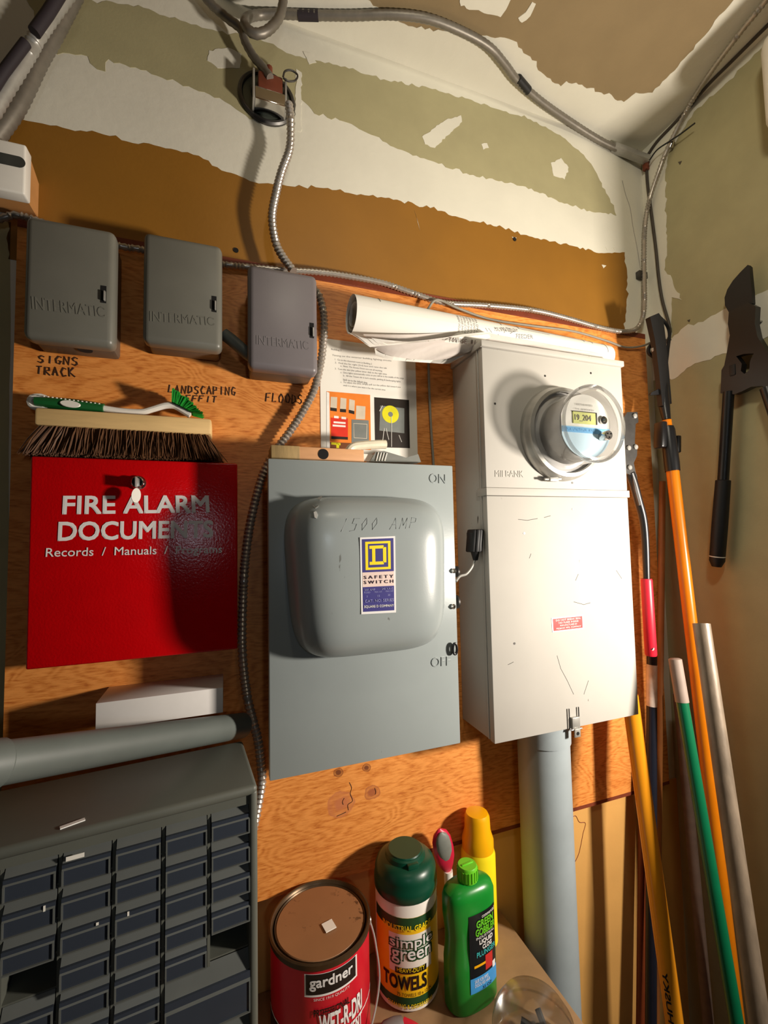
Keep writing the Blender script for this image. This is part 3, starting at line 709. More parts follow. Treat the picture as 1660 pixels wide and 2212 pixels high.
O('display', M().box((lx0, fy - .003, lza), (lx1, fy - .001, lzb)), LCD, t)
O('display_frame', M().box((lx0 - .001, fy - .0034, lzb), (lx1 + .003, fy - .001, lzb + .0012)).box((lx1, fy - .0034, lza), (lx1 + .003, fy - .001, lzb)), DKSTEEL, t)
def ft(w, x0, z0, x1, z1, mm_, bo=0):
    m = M(); yy = fy - .0034; text(m, w, quadmap((x0, yy, z0), (x1, yy, z0), (x1, yy, z1), (x0, yy, z1)), bo); O('lettering', m, mm_, t, smooth=0)
ft('19_204', lx0 + .003, lza + .004, lx0 + (lx1 - lx0) * .78, lzb - .005, PTEXT, .01)
ft('WATTHOUR METER', mc.x - fr * .40, mc.z + fr * .62, mc.x + fr * .25, mc.z + fr * .68, PTEXT)
ft('TYPE   CL200  240V  3W', mc.x - fr * .45, mc.z + fr * .48, mc.x + fr * .30, mc.z + fr * .53, PTEXT)
ft('FOR UTILITY USE  KWH', mc.x - fr * .75, mc.z - fr * .18, mc.x + fr * .35, mc.z - fr * .10, SKYP)
O('optical_port', M().lathe([(.0075, 0), (.0075, .004), (.004, .0045), (.004, .001)], (mc.x + fr * .66, fy - .001, mc.z + fr * .22), (0, -1, 0), 24), CHROME, t)
m = M().lathe([(.0085, 0), (.0085, .016), (.0075, .0175)], (mc.x + fr * .60, fy - .001, mc.z - fr * .30), (0, -1, 0), 24)
dk = O('demand_knob', m, CHROME, t)
m = M()
for k_ in range(3):
    a = 2 * math.pi * k_ / 3 + .5; m.lathe([(.0016, 0), (.0016, .0004)], (mc.x + fr * .60 + .0045 * math.cos(a), fy - .0188, mc.z - fr * .30 + .0045 * math.sin(a)), (0, -1, 0), 8)
O('knob_dot', m, HOLE, dk)
m = M(); b0 = Y(1196, 1036, -MD - .012)
m.box(b0 + V((-.012, -.006, -.004)), b0 + V((.008, .004, .004)), .0012)
m.tube([b0 + V((-.022, -.002, 0)), b0 + V((.016, -.002, .001))], .0022, 8)
O('clamp_screw', m, STEEL, t)

# ------------------------------------------------------------------ service conduit under the cabinet
cx0, cx1 = Y(1127, 1650, -.055), Y(1219, 1650, -.055)
ccx = (cx0.x + cx1.x) / 2; cr = (cx1.x - cx0.x) / 2 * .97
t = thing('service_conduit', 'thick blue-grey conduit rising from the floor into the meter cabinet', 'conduit', (ccx, -.058, 0))
O('pipe', M().lathe([(cr, 0.001), (cr, mz0 - .0005)], (ccx, -.058, 0), (0, 0, 1), 40), PIPE, t)
O('collar', M().lathe([(cr * 1.0, 0), (cr * 1.045, .001), (cr * 1.06, .0395)], (ccx, -.058, mz0 - .040), (0, 0, 1), 40), PIPE, t)

# ------------------------------------------------------------------ rolled drawings on top of the cabinet
ztop = mz1 + .0125
t = thing('drawing_roll', 'long roll of building drawings lying on the meter cabinet, crumpled sheets beneath', 'paper roll', ((mx0 + mx1) / 2, -.07, ztop))
A = Y(759, 679, -.080); B = Y(1306, 758, -.055)
rA, rB = .0325, .028
ax = (B - A).normalized(); A2 = A; B2 = V((B.x, B.y, ztop + rB + .0045))
axv = B2 - A2; L = axv.length; ax = axv / L
up = V((0, 0, 1)); up = (up - ax * up.dot(ax)).normalized(); sd = ax.cross(up)
def rollpt(u, a, k=1.0):
    r = (rA + (rB - rA) * u) * k; return A2 + ax * (L * u) + (up * math.sin(a) + sd * math.cos(a)) * r
m = M(); m.grid(lambda u, v: rollpt(u, v * 2 * math.pi, 1), 24, 40); O('outer_sheet', m, PAPER, t, smooth=80)
m = M(); m.grid(lambda u, v: rollpt(.004 + .012 * math.sin(v * 9) ** 2 + .98 * u, v * 10 * math.pi, .97 - .50 * v), 6, 160); O('inner_sheets', m, PAPER, t, smooth=80)
m = M(); m.tube([rollpt(.075, .55 + i * .1, 1.004) for i in range(36)], .0006, 4); m.tube([rollpt(.965, i * .17, 1.004) for i in range(20)], .0006, 4)
for u in (.50, .57, .86, .90): m.tube([rollpt(u, .6 + i * .12, 1.004) for i in range(16)], .0005, 4)
for (a, u0, u1) in ((1.0, .57, .88), (1.35, .68, .87), (1.7, .66, .84), (.6, .57, .7), (2.0, .60, .66)):
    m.tube([rollpt(u0 + (u1 - u0) * i / 12, a, 1.004) for i in range(13)], .0005, 4)
O('drawing_lines', m, PTEXT, t)
# the camera looks at the front (-y) side of the roll; find the angle that faces it
af = 0.0
best = max(range(64), key=lambda i: -(rollpt(.3, i * math.pi / 32) - A2).y)
af = best * math.pi / 32
m = M()
dirn = 1 if rollpt(.3, af + .3).z > rollpt(.3, af).z else -1
for k_ in range(7):
    u0 = .330 + .011 * k_
    text(m, ('GENERAL NOTES', 'ALL WORK SHALL', 'CONFORM TO CODE', 'SEE PLAN SHEET', 'VERIFY IN FIELD', 'PANEL SCHEDULE', 'REV DATE')[k_], lambda u, v: rollpt(u0 + .007 * (1 - v), af + dirn * (.75 - 1.2 * u), 1.006), 0)
for k_, (w, u0, a0) in enumerate((('MAIN PANEL', .465, .5), ('ONE LINE DIAGRAM', .49, .6), ('FEEDER', .55, .3))):
    text(m, w, lambda u, v: rollpt(u0 + .07 * u, af + dirn * (a0 - .5 + .28 * v + .15 * u), 1.006), 0)
for k_ in range(10):
    u0 = .43 + .012 * k_; a0 = af + dirn * random.uniform(-.5, .5); m.tube([rollpt(u0, a0, 1.004), rollpt(u0 + random.uniform(.005, .02), a0 + random.uniform(-.3, .3), 1.004)], .0005, 4)
O('printed_notes', m, PTEXT, t, smooth=0)
# crumpled sheets between roll and cabinet
def sheet(ptsA, ptsB, nm, mt, dy0, dy1, amp):
    pa = spline([Y(x, y, dy0) for x, y in ptsA], .012); pb = spline([Y(x, y, dy1) for x, y in ptsB], .012)
    def f(u, v):
        a = pa[min(int(u * (len(pa) - 1)), len(pa) - 1)]; b = pb[min(int(u * (len(pb) - 1)), len(pb) - 1)]
        w = amp * math.sin(u * 17 + v * 3) * math.sin(v * math.pi)
        p_ = a.lerp(b, v) + V((0, w * .6, w))
        if p_.x > mx0 - .008 and p_.z < ztop + .0012: p_.z = ztop + .0012
        return p_
    m = M(); m.grid(f, 40, 10); O(nm, m, mt, t, smooth=70)
sheet(((785, 722), (900, 722), (1030, 716), (1100, 728), (1318, 768)), ((806, 752), (850, 770), (940, 778), (1010, 764), (1052, 742)), 'crumpled_sheet', PAPERD, -.10, -.07, .004)
sheet(((750, 716), (790, 728), (900, 738), (1000, 722), (1060, 716)), ((800, 750), (815, 748), (900, 740), (990, 728), (1060, 722)), 'crumpled_sheet', PAPER, -.115, -.10, .002)
sheet(((810, 752), (860, 752), (940, 754), (1000, 758), (1035, 752)), ((812, 768), (850, 778), (930, 784), (965, 786), (975, 784)), 'folded_sheet', PAPER, -.075, -.06, .002)
m = M(); handwrite(m, 'TOWNSE #1', quadmap(*[Y(x, y, -.104) for x, y in ((968, 738), (1030, 744), (1030, 735), (970, 729))]), .0006); O('handwriting', m, INK, t)

# ------------------------------------------------------------------ instruction sheet pinned to the plywood
iq = [Y(x, y, -.0012) for x, y in ((694, 986), (903, 990), (898, 776), (704, 731))]
xl_, xr_ = iq[0].x, iq[1].x; zb_, zt2 = iq[0].z - .002, iq[3].z
iq = [V((xl_, -.0012, zb_)), V((xr_, -.0012, zb_)), V((xr_, -.0012, zt2)), V((xl_, -.0012, zt2))]
t = O('instruction_sheet', M().prism(iq, (0, .0008, 0)), PAPER, None); t['_w'] = (0, 0, 0)
tag(t, 'printed white instruction sheet with two photos pinned to the plywood below the roll', 'paper')
def ip(px, py, d=0): return Y(px, py, -.0014 - d)
rows = [('Building 2', 716, 757, 738, 760), ('Timing on the exterior building lighting circuits', 718, 770, 846, 782), ('1.  Go to the electrical room in Building 2', 724, 779, 804, 789), ('2.  Find the far right (3rd) box and raise the tab', 724, 786, 836, 798), ('a.  Note: The Access Doors are not all working', 736, 793, 826, 804), ('3.  Turn the dial (the yellow timer dial) to the right time', 724, 799, 836, 811),
        ('a.  Once lights automatically come on you will be in the middle of the range', 736, 807, 873, 820), ('b.  All the Timers do is turn outside, parking & landscaping lights', 742, 814, 866, 827), ('back on to the default time', 742, 822, 794, 829), ('c.  To adjust the time, simply pull out the yellow dial toward you', 736, 828, 866, 839), ('until it is where you want it for the current time', 742, 835, 833, 845)]
for (w, xa, ya, xb, yb_) in rows:
    m = M(); a, b = ip(xa, ya), ip(xb, yb_); h = V((0, 0, .0042)); text(m, w, quadmap(a, b, b + h, a + h), -.004); O('lettering', m, PTEXT, t, smooth=0)
PH = [mat('photo_%s' % n_, c, .45) for n_, c in (('orange', (236, 130, 40)), ('pale', (214, 200, 178)), ('red', (222, 48, 24)), ('grey', (120, 124, 120)), ('dark', (36, 26, 18)), ('yellow', (220, 212, 20)), ('white', (240, 238, 232)), ('brown', (110, 60, 24)))]
def px_quad(m, q, d, i):
    m.use(i); m.quad(*[ip(x, y, d) for x, y in q])
m = M()
px_quad(m, ((707, 968), (802, 972), (800, 853), (706, 845)), .0002, 0)
px_quad(m, ((706, 968), (713, 968), (712, 848), (706, 846)), .0003, 6)
for q in (((714, 880), (728, 882), (729, 858), (715, 857)), ((735, 883), (748, 884), (749, 861), (736, 859)), ((754, 885), (766, 888), (767, 865), (755, 862))):
    px_quad(m, q, .0004, 1); px_quad(m, [(q[0][0], q[0][1] + 7), (q[1][0], q[1][1] + 7), (q[1][0], q[1][1]), (q[0][0], q[0][1])], .0004, 4)
px_quad(m, ((716, 942), (752, 944), (752, 904), (715, 902)), .0004, 2); px_quad(m, ((716, 948), (752, 950), (752, 944), (716, 942)), .0004, 4)
px_quad(m, ((722, 903), (732, 904), (732, 899), (722, 898)), .0005, 6); px_quad(m, ((738, 905), (748, 906), (748, 901), (738, 900)), .0005, 6)
px_quad(m, ((721, 914), (747, 916), (747, 912), (721, 910)), .0005, 6); px_quad(m, ((719, 921), (747, 923), (747, 919), (719, 917)), .0005, 6)
px_quad(m, ((769, 905), (789, 906), (790, 878), (770, 876)), .0004, 1); px_quad(m, ((760, 956), (798, 958), (797, 908), (760, 906)), .0005, 3)
px_quad(m, ((765, 946), (793, 948), (794, 916), (764, 914)), .0006, 1); px_quad(m, ((766, 945), (792, 947), (793, 917), (765, 915)), .0007, 3)
px_quad(m, ((712, 968), (760, 970), (760, 957), (712, 955)), .0003, 7); px_quad(m, ((716, 960), (736, 962), (736, 957), (716, 955)), .0005, 5)
px_quad(m, ((727, 968), (733, 968), (733, 958), (727, 957)), .0005, 5)
O('photo_print', m, PH, t, smooth=0)
m = M()
px_quad(m, ((811, 966), (886, 968), (884, 864), (809, 858)), .0002, 4)
px_quad(m, ((820, 930), (874, 936), (874, 882), (822, 876)), .0003, 3)
m.use(5); c_ = ip(844, 895, .0004); m.lathe([(.0175, 0), (.0175, .0002)], c_, (0, -1, 0), 32)
m.use(3); m.lathe([(.005, 0), (.005, .0003)], c_ + V((0, -.0001, 0)), (0, -1, 0), 20)
m.use(6)
for q in (((820, 888), (826, 876)), ((846, 900), (846, 965)), ((826, 960), (830, 925)), ((834, 925), (840, 950)), ((862, 940), (868, 955))): m.tube([ip(*q[0], .0006), ip(*q[1], .0006)], .0008, 4)
O('photo_print', m, PH, t, smooth=0)

# ------------------------------------------------------------------ carton, loose pipe
PX = [(Y(-40, 1654, -.34), .0), (Y(20, 1642, -.30), 0), (Y(250, 1596, -.13), 0), (Y(400, 1580, -.062), 0), (Y(525, 1562, -.028), 0)]
a, b = Y(34, 1643, -.30), Y(523, 1567, -.055)
d = (b - a).normalized(); 
m = M().tube([a - d * .012, a, b], .0185, 24)
m2 = M().tube([a - d * .110, a - d * .107, a - d * .014, a - d * .012], [.0185, .0205, .0205, .0185], 24)
t = thing('loose_pipe', 'dull grey pipe slanting along the plywood under the white carton', 'pipe', tuple(a))
O('pipe', m, PIPE2, t); O('coupling', m2, PIPE2, t)
wq = [Y(*p, -.075) for p in ((207, 1523), (482, 1482), (482, 1536), (211, 1581))]
ctop = Y(225, 1478, -.02)
x0, x1 = wq[0].x, wq[1].x; z1 = (wq[0].z + wq[1].z) / 2; z0 = (wq[2].z + wq[3].z) / 2
ang = math.atan2(wq[1].z - wq[0].z, x1 - x0)
e1 = V((x1 - x0, 0, 0)).normalized()
m = M(); m.box((x0, -.075, z0), (x1, -.0012, z1), .0006)
t = tag(O('carton', m, CARTON, None), 'plain white carton resting on the slanting grey pipe below the red cabinet', 'box')

# ------------------------------------------------------------------ shelf
ZS = CZ - .758
t = thing('shelf', 'dusty brown board shelf carrying the can, canister and bottles', 'shelf', (.1, -.2, ZS - .02))
sxr = Z(1150, 2060, ZS).x
O('board', M().box((XP + .001, -.42, ZS - .02), (sxr, -.001 + YB - .004, ZS), .001), SHELFM, t)
O('front_edge', M().box((XP + .001, -.424, ZS - .021), (sxr, -.4201, ZS + .0005)), SHELFE, t)
for xx in (-.2, .40): O('bracket', M().box((xx, -.30, ZS - .045), (xx + .025, .01, ZS - .0205), .001).box((xx, -.012, ZS - .25), (xx + .025, .010, ZS - .0205), .001), DKSTEEL, t)

# ------------------------------------------------------------------ small-parts drawer cabinet
Td = Z(557, 1695, CZ - .30); Tl = Z(0, 1835, CZ - .30)
u_ = (Tl - Td).normalized(); n_ = V((u_.y, -u_.x, 0)).normalized()
if n_.y > 0: n_ = -n_
WD = .46; HD = Td.z - ZS; DD = .135
t = thing('drawer_cabinet', 'grey small-parts drawer cabinet with rows of smoky plastic drawers', 'drawer cabinet', (Td.x + u_.x * .2, Td.y, ZS))
WX = min(WD, (Td.x - XP) / abs(u_.x) - .012)
def dc(u, v, w=0): return Td + u_ * u + V((0, 0, -v)) - n_ * w          # u left, v down, w back from the front
def dbox(m, u0, u1, v0, v1, w0, w1, bev=0, seg=2):
    c = dc((u0 + u1) / 2, (v0 + v1) / 2, (w0 + w1) / 2); return m.obox(c, (u_, n_, V((0, 0, 1))), (abs(u1 - u0) / 2, abs(w1 - w0) / 2, abs(v1 - v0) / 2), bev, seg)
def duv(px, py):
    p_ = PL(px, py, Td, n_); return ((p_ - Td).dot(u_), Td.z - p_.z)
fr_ = .012
O('top_panel', dbox(M(), 0, WX, 0, .012, 0, DD, .005, 3), ORGBULK, t)
O('side_panel', dbox(M(), 0, .010, .006, HD - .0005, 0, DD, .004, 3), ORGBULK, t)
O('side_panel', dbox(M(), WX - .010, WX, .006, HD - .0005, 0, DD, .004, 3), ORGBULK, t)
O('back_panel', dbox(M(), .008, WX - .008, .01, HD - .001, DD - .004, DD - .001), ORGBULK, t)
c0 = duv(545, 1742); c1 = duv(454, 1760); c2 = duv(353, 1788); c3 = duv(245, 1815); c4 = duv(127, 1843)
r5 = [duv(454, y)[1] for y in (1760, 1815, 1882, 1953, 2016, 2080)]
cw = (c4[0] - c0[0]) / 4; rh = (r5[5] - r5[1]) / 4; v_top = c1[1] + .002; u_r = c0[0]
O('bottom_panel', dbox(M(), .008, WX - .008, HD - .012, HD - .0005, 0, DD), ORGBULK, t)
O('top_rail', dbox(M(), .009, WX - .009, .011, v_top - .0005, .004, .012), ORGBULK, t)
ncol = int((WX - u_r - .006) / cw)
for c in range(ncol + 1):
    O('divider', dbox(M(), u_r + c * cw - .0016, u_r + c * cw + .0016, v_top, HD - .012, .010, DD - .004), ORGBULK, t)
nrow = int((HD - .012 - v_top) / rh)
for r in range(1, nrow + 1):
    O('drawer_shelf', dbox(M(), u_r, u_r + ncol * cw, v_top + r * rh - .0012, v_top + r * rh + .0006, .012, DD - .004), ORGBULK, t)
fm = {}
def drawer(u0, wd, v0, hd, pull=0.0):
    key = (round(wd, 5), round(hd, 5))
    if key not in fm:
        m = M(); g = .0026
        dbox(m, g, wd - g, hd * .3, hd - .002, .0024, .006); dbox(m, g, wd - g, g, hd - .0018, .0126, .0140); dbox(m, g, g + .001, hd * .35, hd - .0018, .0135, .1); dbox(m, wd - g - .001, wd - g, hd * .35, hd - .0018, .0135, .1); dbox(m, g, wd - g, hd - .0028, hd - .0018, .0135, .1)
        m3 = M()
        # sloping top lip that catches the light above a dark flush front, thin frame round it
        vb = hd * .46
        p0, p1, p2, p3 = dc(g, .0012, .0125), dc(wd - g, .0012, .0125), dc(wd - g, vb, .0012), dc(g, vb, .0012)
        q0, q1 = dc(wd - g, vb, .0125), dc(g, vb, .0125)
        for f_ in ((p0, p1, p2, p3), (p3, p2, q0, q1), (p0, p3, q1), (p1, q0, p2)): m3.bm.faces.new([m3.bm.verts.new(x) for x in f_])
        dbox(m3, g, g + .0016, vb, hd - .002, .0008, .004); dbox(m3, wd - g - .0016, wd - g, vb, hd - .002, .0008, .004); dbox(m3, g, wd - g, hd - .0034, hd - .002, .0004, .004)
        d_ = O('drawer', m, DRAWER, t); l_ = O('drawer_pull', m3, DRAWERL, d_)
        fm[key] = (d_, l_); o_, p_ = d_, l_
    else:
        a_, b_ = fm[key]; o_ = a_.copy(); COL.objects.link(o_); p_ = b_.copy(); COL.objects.link(p_); p_.parent = o_
    o_.location = u_ * u0 + V((0, 0, -v0)) + n_ * pull
    return o_
missing = {(0, 4), (4, 3)}
for c in range(ncol):
    for r in range(nrow):
        if (c, r) in missing: continue
        if c < 2 and r >= 5: continue
        if c < 4 and r >= 6: continue
        drawer(u_r + c * cw, cw, v_top + r * rh, rh, random.choice((0, 0, .0008, .0015)))
v5 = v_top + 5 * rh; hb = 2 * rh
k_ = 0
while v5 + hb < HD - .012:
    drawer(u_r, 2 * cw, v5, hb, .001)
    if v5 + rh + hb < HD - .012: drawer(u_r + 2 * cw, 2 * cw, v5 + rh, hb, 0)
    v5 += hb
m = M()
for (px, py, a, b) in ((162, 1853, .008, .0022), (301, 1904, .0010, .0028), (277, 1976, .0009, .0022), (210, 1998, .0012, .0014), (95, 1965, .0009, .0028)):
    p_ = PL(px, py, Td, n_) - n_ * .0014; m.obox(p_, (u_, n_, V((0, 0, 1))), (a, .0002, b))
O('drawer_tag', m, WHITEPL, t)
m = M(); p_ = Z(157, 1780, Td.z); m.obox(p_ + V((0, 0, .0004)), (V((.9, .35, 0)).normalized(), V((-.35, .9, 0)).normalized(), V((0, 0, 1))), (.011, .0025, .0006)); O('paint_scrape', m, BARE, t)

# ------------------------------------------------------------------ paint can
def wrap(c, r, a_of_u, z_of_v):
    return lambda u, v: V((c.x + r * math.sin(a_of_u(u)), c.y - r * math.cos(a_of_u(u)), z_of_v(v)))
zl = CZ - .588; rc = .0752; pc = V((.137, -.0870, ZS)); hc = zl - ZS
t = thing('paint_can', 'red and black metal can with a dusty tan lid and wire handle', 'can', tuple(pc))
O('body', M().lathe([(rc * .985, .0008), (rc, .003), (rc, hc - .010)], pc, n=56), CANRED, t)
O('rim', M().lathe([(rc, hc - .010), (rc * 1.03, hc - .008), (rc * 1.035, hc - .001), (rc * 1.0, hc), (rc * .965, hc - .002), (rc * .94, hc - .007), (rc * .92, hc - .003), (rc * .90, hc - .005)], pc, n=56, caps=(False, False)), CANRIM, t)
O('lid', M().lathe([(rc * .905, hc - .006), (rc * .88, hc - .004), (rc * .2, hc - .0035)], pc, n=56), CANLID, t)
p_ = Z(711, 2000, zl - .002); m = M(); m.obox(p_, (V((.9, .2, 0)).normalized(), V((-.2, .9, 0)).normalized(), V((0, 0, 1))), (.0085, .0085, .0006)); O('price_sticker', m, WHITEPL, t)
def band(a0, a1, z0, z1, mt, nm, par, c, r, n=24):
    m = M(); f = wrap(c, r, lambda u: a0 + (a1 - a0) * u, lambda v: z0 + (z1 - z0) * v); m.grid(f, n, 2); return O(nm, m, mt, par)
def facing(c, px, py):
    """angle round a can at which the sight line through a pixel meets its side"""
    d_ = ray(px, py); o_ = CAM - c; a_ = d_.x ** 2 + d_.y ** 2; return d_, o_, a_
def cyl_hit(c, r, px, py):
    d_ = ray(px, py); ox, oy = CAM.x - c.x, CAM.y - c.y; A_ = d_.x ** 2 + d_.y ** 2; B_ = 2 * (ox * d_.x + oy * d_.y); C_ = ox * ox + oy * oy - r * r
    disc = max(0, B_ * B_ - 4 * A_ * C_); s_ = (-B_ - math.sqrt(disc)) / (2 * A_); p_ = CAM + d_ * s_
    return math.atan2(p_.x - c.x, -(p_.y - c.y)), p_.z
def can_text(body, c, r, bl, br, h, mt, par, bold=.01, slope=0):
    a0, z0 = cyl_hit(c, r, *bl); a1, z1_ = cyl_hit(c, r, *br); m = M(); z0 = z1_ = (z0 + z1_) / 2
    text(m, body, lambda u, v: V((c.x + r * math.sin(a0 + (a1 - a0) * u), c.y - r * math.cos(a0 + (a1 - a0) * u), z0 + (z1_ - z0) * u + h * v)), bold)
    return O('lettering', m, mt, par, smooth=0)
def can_rect(c, r, bl, br, h, mt, nm, par):
    a0, z0 = cyl_hit(c, r, *bl); a1, z1_ = cyl_hit(c, r, *br); m = M(); z0 = z1_ = (z0 + z1_) / 2
    m.grid(lambda u, v: V((c.x + r * math.sin(a0 + (a1 - a0) * u), c.y - r * math.cos(a0 + (a1 - a0) * u), z0 + (z1_ - z0) * u + h * v)), 20, 1); return O(nm, m, mt, par)
can_rect(pc, rc + .0004, (658, 2149), (772, 2112), .030, WHITEP, 'label_frame', t)
can_rect(pc, rc + .0007, (661, 2146), (769, 2110), .0265, CANBLK, 'label_plate', t)
can_text('gardner', pc, rc + .0011, (669, 2141), (762, 2106), .0175, WHITEP, t, .02)
can_text('SINCE 1919 QUALITY', pc, rc + .0008, (678, 2166), (756, 2132), .004, WHITEP, t, 0)
band(-1.9, 1.9, ZS + .0705, ZS + .0725, WHITEP, 'label_stripe', t, pc, rc + .0005)
band(-2.2, -.32, ZS + .004, ZS + .070, CANBLK, 'black_panel', t, pc, rc + .0005)
can_text('PROFESSIONAL', pc, rc + .0008, (678, 2196), (756, 2166), .009, CANBLK, t, .01)
can_text('WET-R-DRI', pc, rc + .0010, (690, 2228), (782, 2182), .024, WHITEP, t, .03)
can_text('ROOF CEMENT', pc, rc + .0010, (690, 2262), (782, 2216), .016, WHITEP, t, .03)
e0 = pc + V((rc + .003, -.006, hc - .022)); m = M().tube(spline([e0, e0 + V((.006, -.010, -.03)), e0 + V((.004, -.03, -.075)), e0 + V((-.03, -.062, -.115)), e0 + V((-.08, -.080, -.125))], .005), .0016, 8)
O('bail_handle', m, STEEL, t); O('bail_ear', M().lathe([(.007, 0), (.006, .004), (.003, .005)], pc + V((rc, -.006, hc - .022)), (1, 0, 0), 16), STEEL, t)

# ------------------------------------------------------------------ wipes canister
rt_ = .0525; tcn = V((.291, -.061, ZS)); ht = .218
t = thing('wipes_canister', 'white and yellow TOWELS canister with dark green lid', 'canister', tuple(tcn))
hb_ = ht - .050
O('body', M().lathe([(rt_ * .9, .0006), (rt_, .005), (rt_, hb_), (rt_ * .97, hb_ + .003)], tcn, n=48), WHITEC, t)
O('lid', M().lathe([(rt_ * 1.01, hb_ - .003), (rt_ * 1.03, hb_ - .001), (rt_ * 1.03, hb_ + .012), (rt_ * 1.005, hb_ + .014), (rt_ * 1.0, hb_ + .024), (rt_ * .93, hb_ + .034), (rt_ * .80, hb_ + .040), (rt_ * .66, hb_ + .042), (rt_ * .63, hb_ + .048), (rt_ * .58, hb_ + .050)], tcn, n=48), DKGREEN, t)
O('flip_top', M().lathe([(rt_ * .56, 0), (rt_ * .54, .002)], tcn + V((0, 0, hb_ + .0502)), n=36).box(tcn + V((-.010, -rt_ * .74, hb_ + .038)), tcn + V((.010, -rt_ * .52, hb_ + .048)), .002), DKGREEN, t)
def zc_(v): return ZS + v
band(-1.6, 2.2, zc_(.020), zc_(hb_ - .022), LABELY, 'label', t, tcn, rt_ + .0004)
band(-1.6, 2.2, zc_(hb_ - .040), zc_(hb_ - .022), LABELG, 'label_band', t, tcn, rt_ + .0007)
band(-1.6, 2.2, zc_(.013), zc_(.026), LABELG, 'label_band', t, tcn, rt_ + .0007)
can_rect(tcn, rt_ + .0007, (842, 2094), (932, 2078), .058, WHITEC, 'label_glow', t)
can_text('INDUSTRIAL GRADE', tcn, rt_ + .0011, (828, 1996), (930, 1990), .008, YEL, t, .02)
can_text('simple', tcn, rt_ + .0012, (842, 2046), (934, 2032), .020, LABELG, t, .07)
can_text('green', tcn, rt_ + .0012, (846, 2076), (932, 2062), .020, LABELG, t, .07)
can_text('simple', tcn, rt_ + .0020, (843, 2046), (933, 2032), .019, WHITEP, t, .01)
can_text('green', tcn, rt_ + .0020, (847, 2076), (931, 2062), .019, WHITEP, t, .01)
can_rect(tcn, rt_ + .0009, (854, 2100), (922, 2092), .009, CANBLK, 'label_bar', t)
can_text('HEAVY-DUTY', tcn, rt_ + .0013, (858, 2098), (918, 2091), .006, YEL, t, .01)
can_text('TOWELS', tcn, rt_ + .0010, (830, 2127), (922, 2116), .020, CANBLK, t, .03)
can_text('75 TOWELS 10 x 12 IN', tcn, rt_ + .0010, (858, 2146), (932, 2136), .005, CANBLK, t, 0)
can_text('CLEANING & DEGREASING', tcn, rt_ + .0011, (838, 2166), (934, 2152), .006, YEL, t, .01)

# ------------------------------------------------------------------ green drain bottle
gw, gd = .046, .026
gbn = V((.378, -.122, ZS)); hg = .188
t = thing('drain_cleaner_bottle', 'green drain cleaner bottle with lime cap and black label', 'bottle', tuple(gbn))
tw = V((.995, .10, 0)).normalized()
def oval(prof, c, nm, mt, par, tw_=tw, k=.55, n=48):
    m = M(); rings = []; s2 = V((-tw_.y, tw_.x, 0))
    for (r, h) in prof:
        rings.append([m.bm.verts.new(c + tw_ * (r * math.copysign(abs(math.cos(a)) ** .7, math.cos(a))) + s2 * (r * k * math.copysign(abs(math.sin(a)) ** .8, math.sin(a))) + V((0, 0, h))) for a in [2 * math.pi * j / n for j in range(n)]])
    for a, b in zip(rings, rings[1:]):
        for j in range(n): m.bm.faces.new((a[j], a[(j + 1) % n], b[(j + 1) % n], b[j]))
    m.bm.faces.new(rings[0][::-1]); m.bm.faces.new(rings[-1]); return O(nm, m, mt, par)
oval([(gw * .92, .0006), (gw, .006), (gw, hg * .40), (gw * .93, hg * .52), (gw * .93, hg * .62), (gw, hg * .76), (gw, hg * .90), (gw * .92, hg * .95), (gw * .70, hg * .985), (gw * .42, hg)], gbn, 'body', GREENBOT, t)
m = M(); n2 = 20
for (r0, h0) in (): pass
cap = [(.0165, hg), (.0165, hg + .020), (.0150, hg + .0225)]
m.lathe(cap, gbn, n=32)
for j in range(20):
    a = 2 * math.pi * j / 20; c_ = gbn + V((.0168 * math.cos(a), .0168 * math.sin(a), hg + .010)); m.obox(c_, (V((math.cos(a), math.sin(a), 0)), V((-math.sin(a), math.cos(a), 0)), V((0, 0, 1))), (.0008, .0012, .008))
m.obox(gbn + V((0, 0, hg + .0228)), (tw, V((-tw.y, tw.x, 0)), V((0, 0, 1))), (.011, .0016, .0012), .0005)
O('cap', m, LIME, t)
s2 = V((tw.y, -tw.x, 0))                    # front of the bottle
def bp(u, v, d=.0005):                      # u -1..1 across, v metres above the shelf
    a = u * .86; w_ = gw * (.945 if .44 * hg < v < .70 * hg else 1.0)
    c_ = math.cos(math.asin(max(-1, min(1, a)))) ** .62
    return gbn + tw * (gw * a) + s2 * (gw * .55 * c_ + d) + V((0, 0, v))
def bgrid(u0, u1, v0, v1, mt, nm, d):
    m = M(); m.grid(lambda u, v: bp(u0 + (u1 - u0) * u, v0 + (v1 - v0) * v, d), 14, 10); return O(nm, m, mt, t)
bgrid(-0.45, 0.95, hg * .18, hg * .80, LABELK, 'label', .0012)
bgrid(-0.45, 0.95, hg * .18, hg * .30, SKY, 'label_foot', .0016)
def btext(w, u0, u1, v0, v1, mt, bo=.01):
    m = M(); text(m, w, lambda u, v: bp(u0 + (u1 - u0) * u, v0 + (v1 - v0) * v, .0021), bo); O('lettering', m, mt, t, smooth=0)
btext('commercial', 0.169, 0.876, hg * .755, hg * .785, WHITEP, 0)
btext('GREEN', -0.115, 0.789, hg * .690, hg * .745, LIME, .03); btext('GOBBLER', -0.165, 0.876, hg * .625, hg * .680, LIME, .03)
btext('INDUSTRIAL', -0.14, 0.851, hg * .595, hg * .615, WHITEP, 0); btext('LIQUID', 0.008, 0.727, hg * .545, hg * .585, WHITEP, .03); btext('CLOG', 0.157, 0.653, hg * .505, hg * .538, WHITEP, .03); btext('PLUNGER', -0.14, 0.876, hg * .455, hg * .495, TEAL, .02)
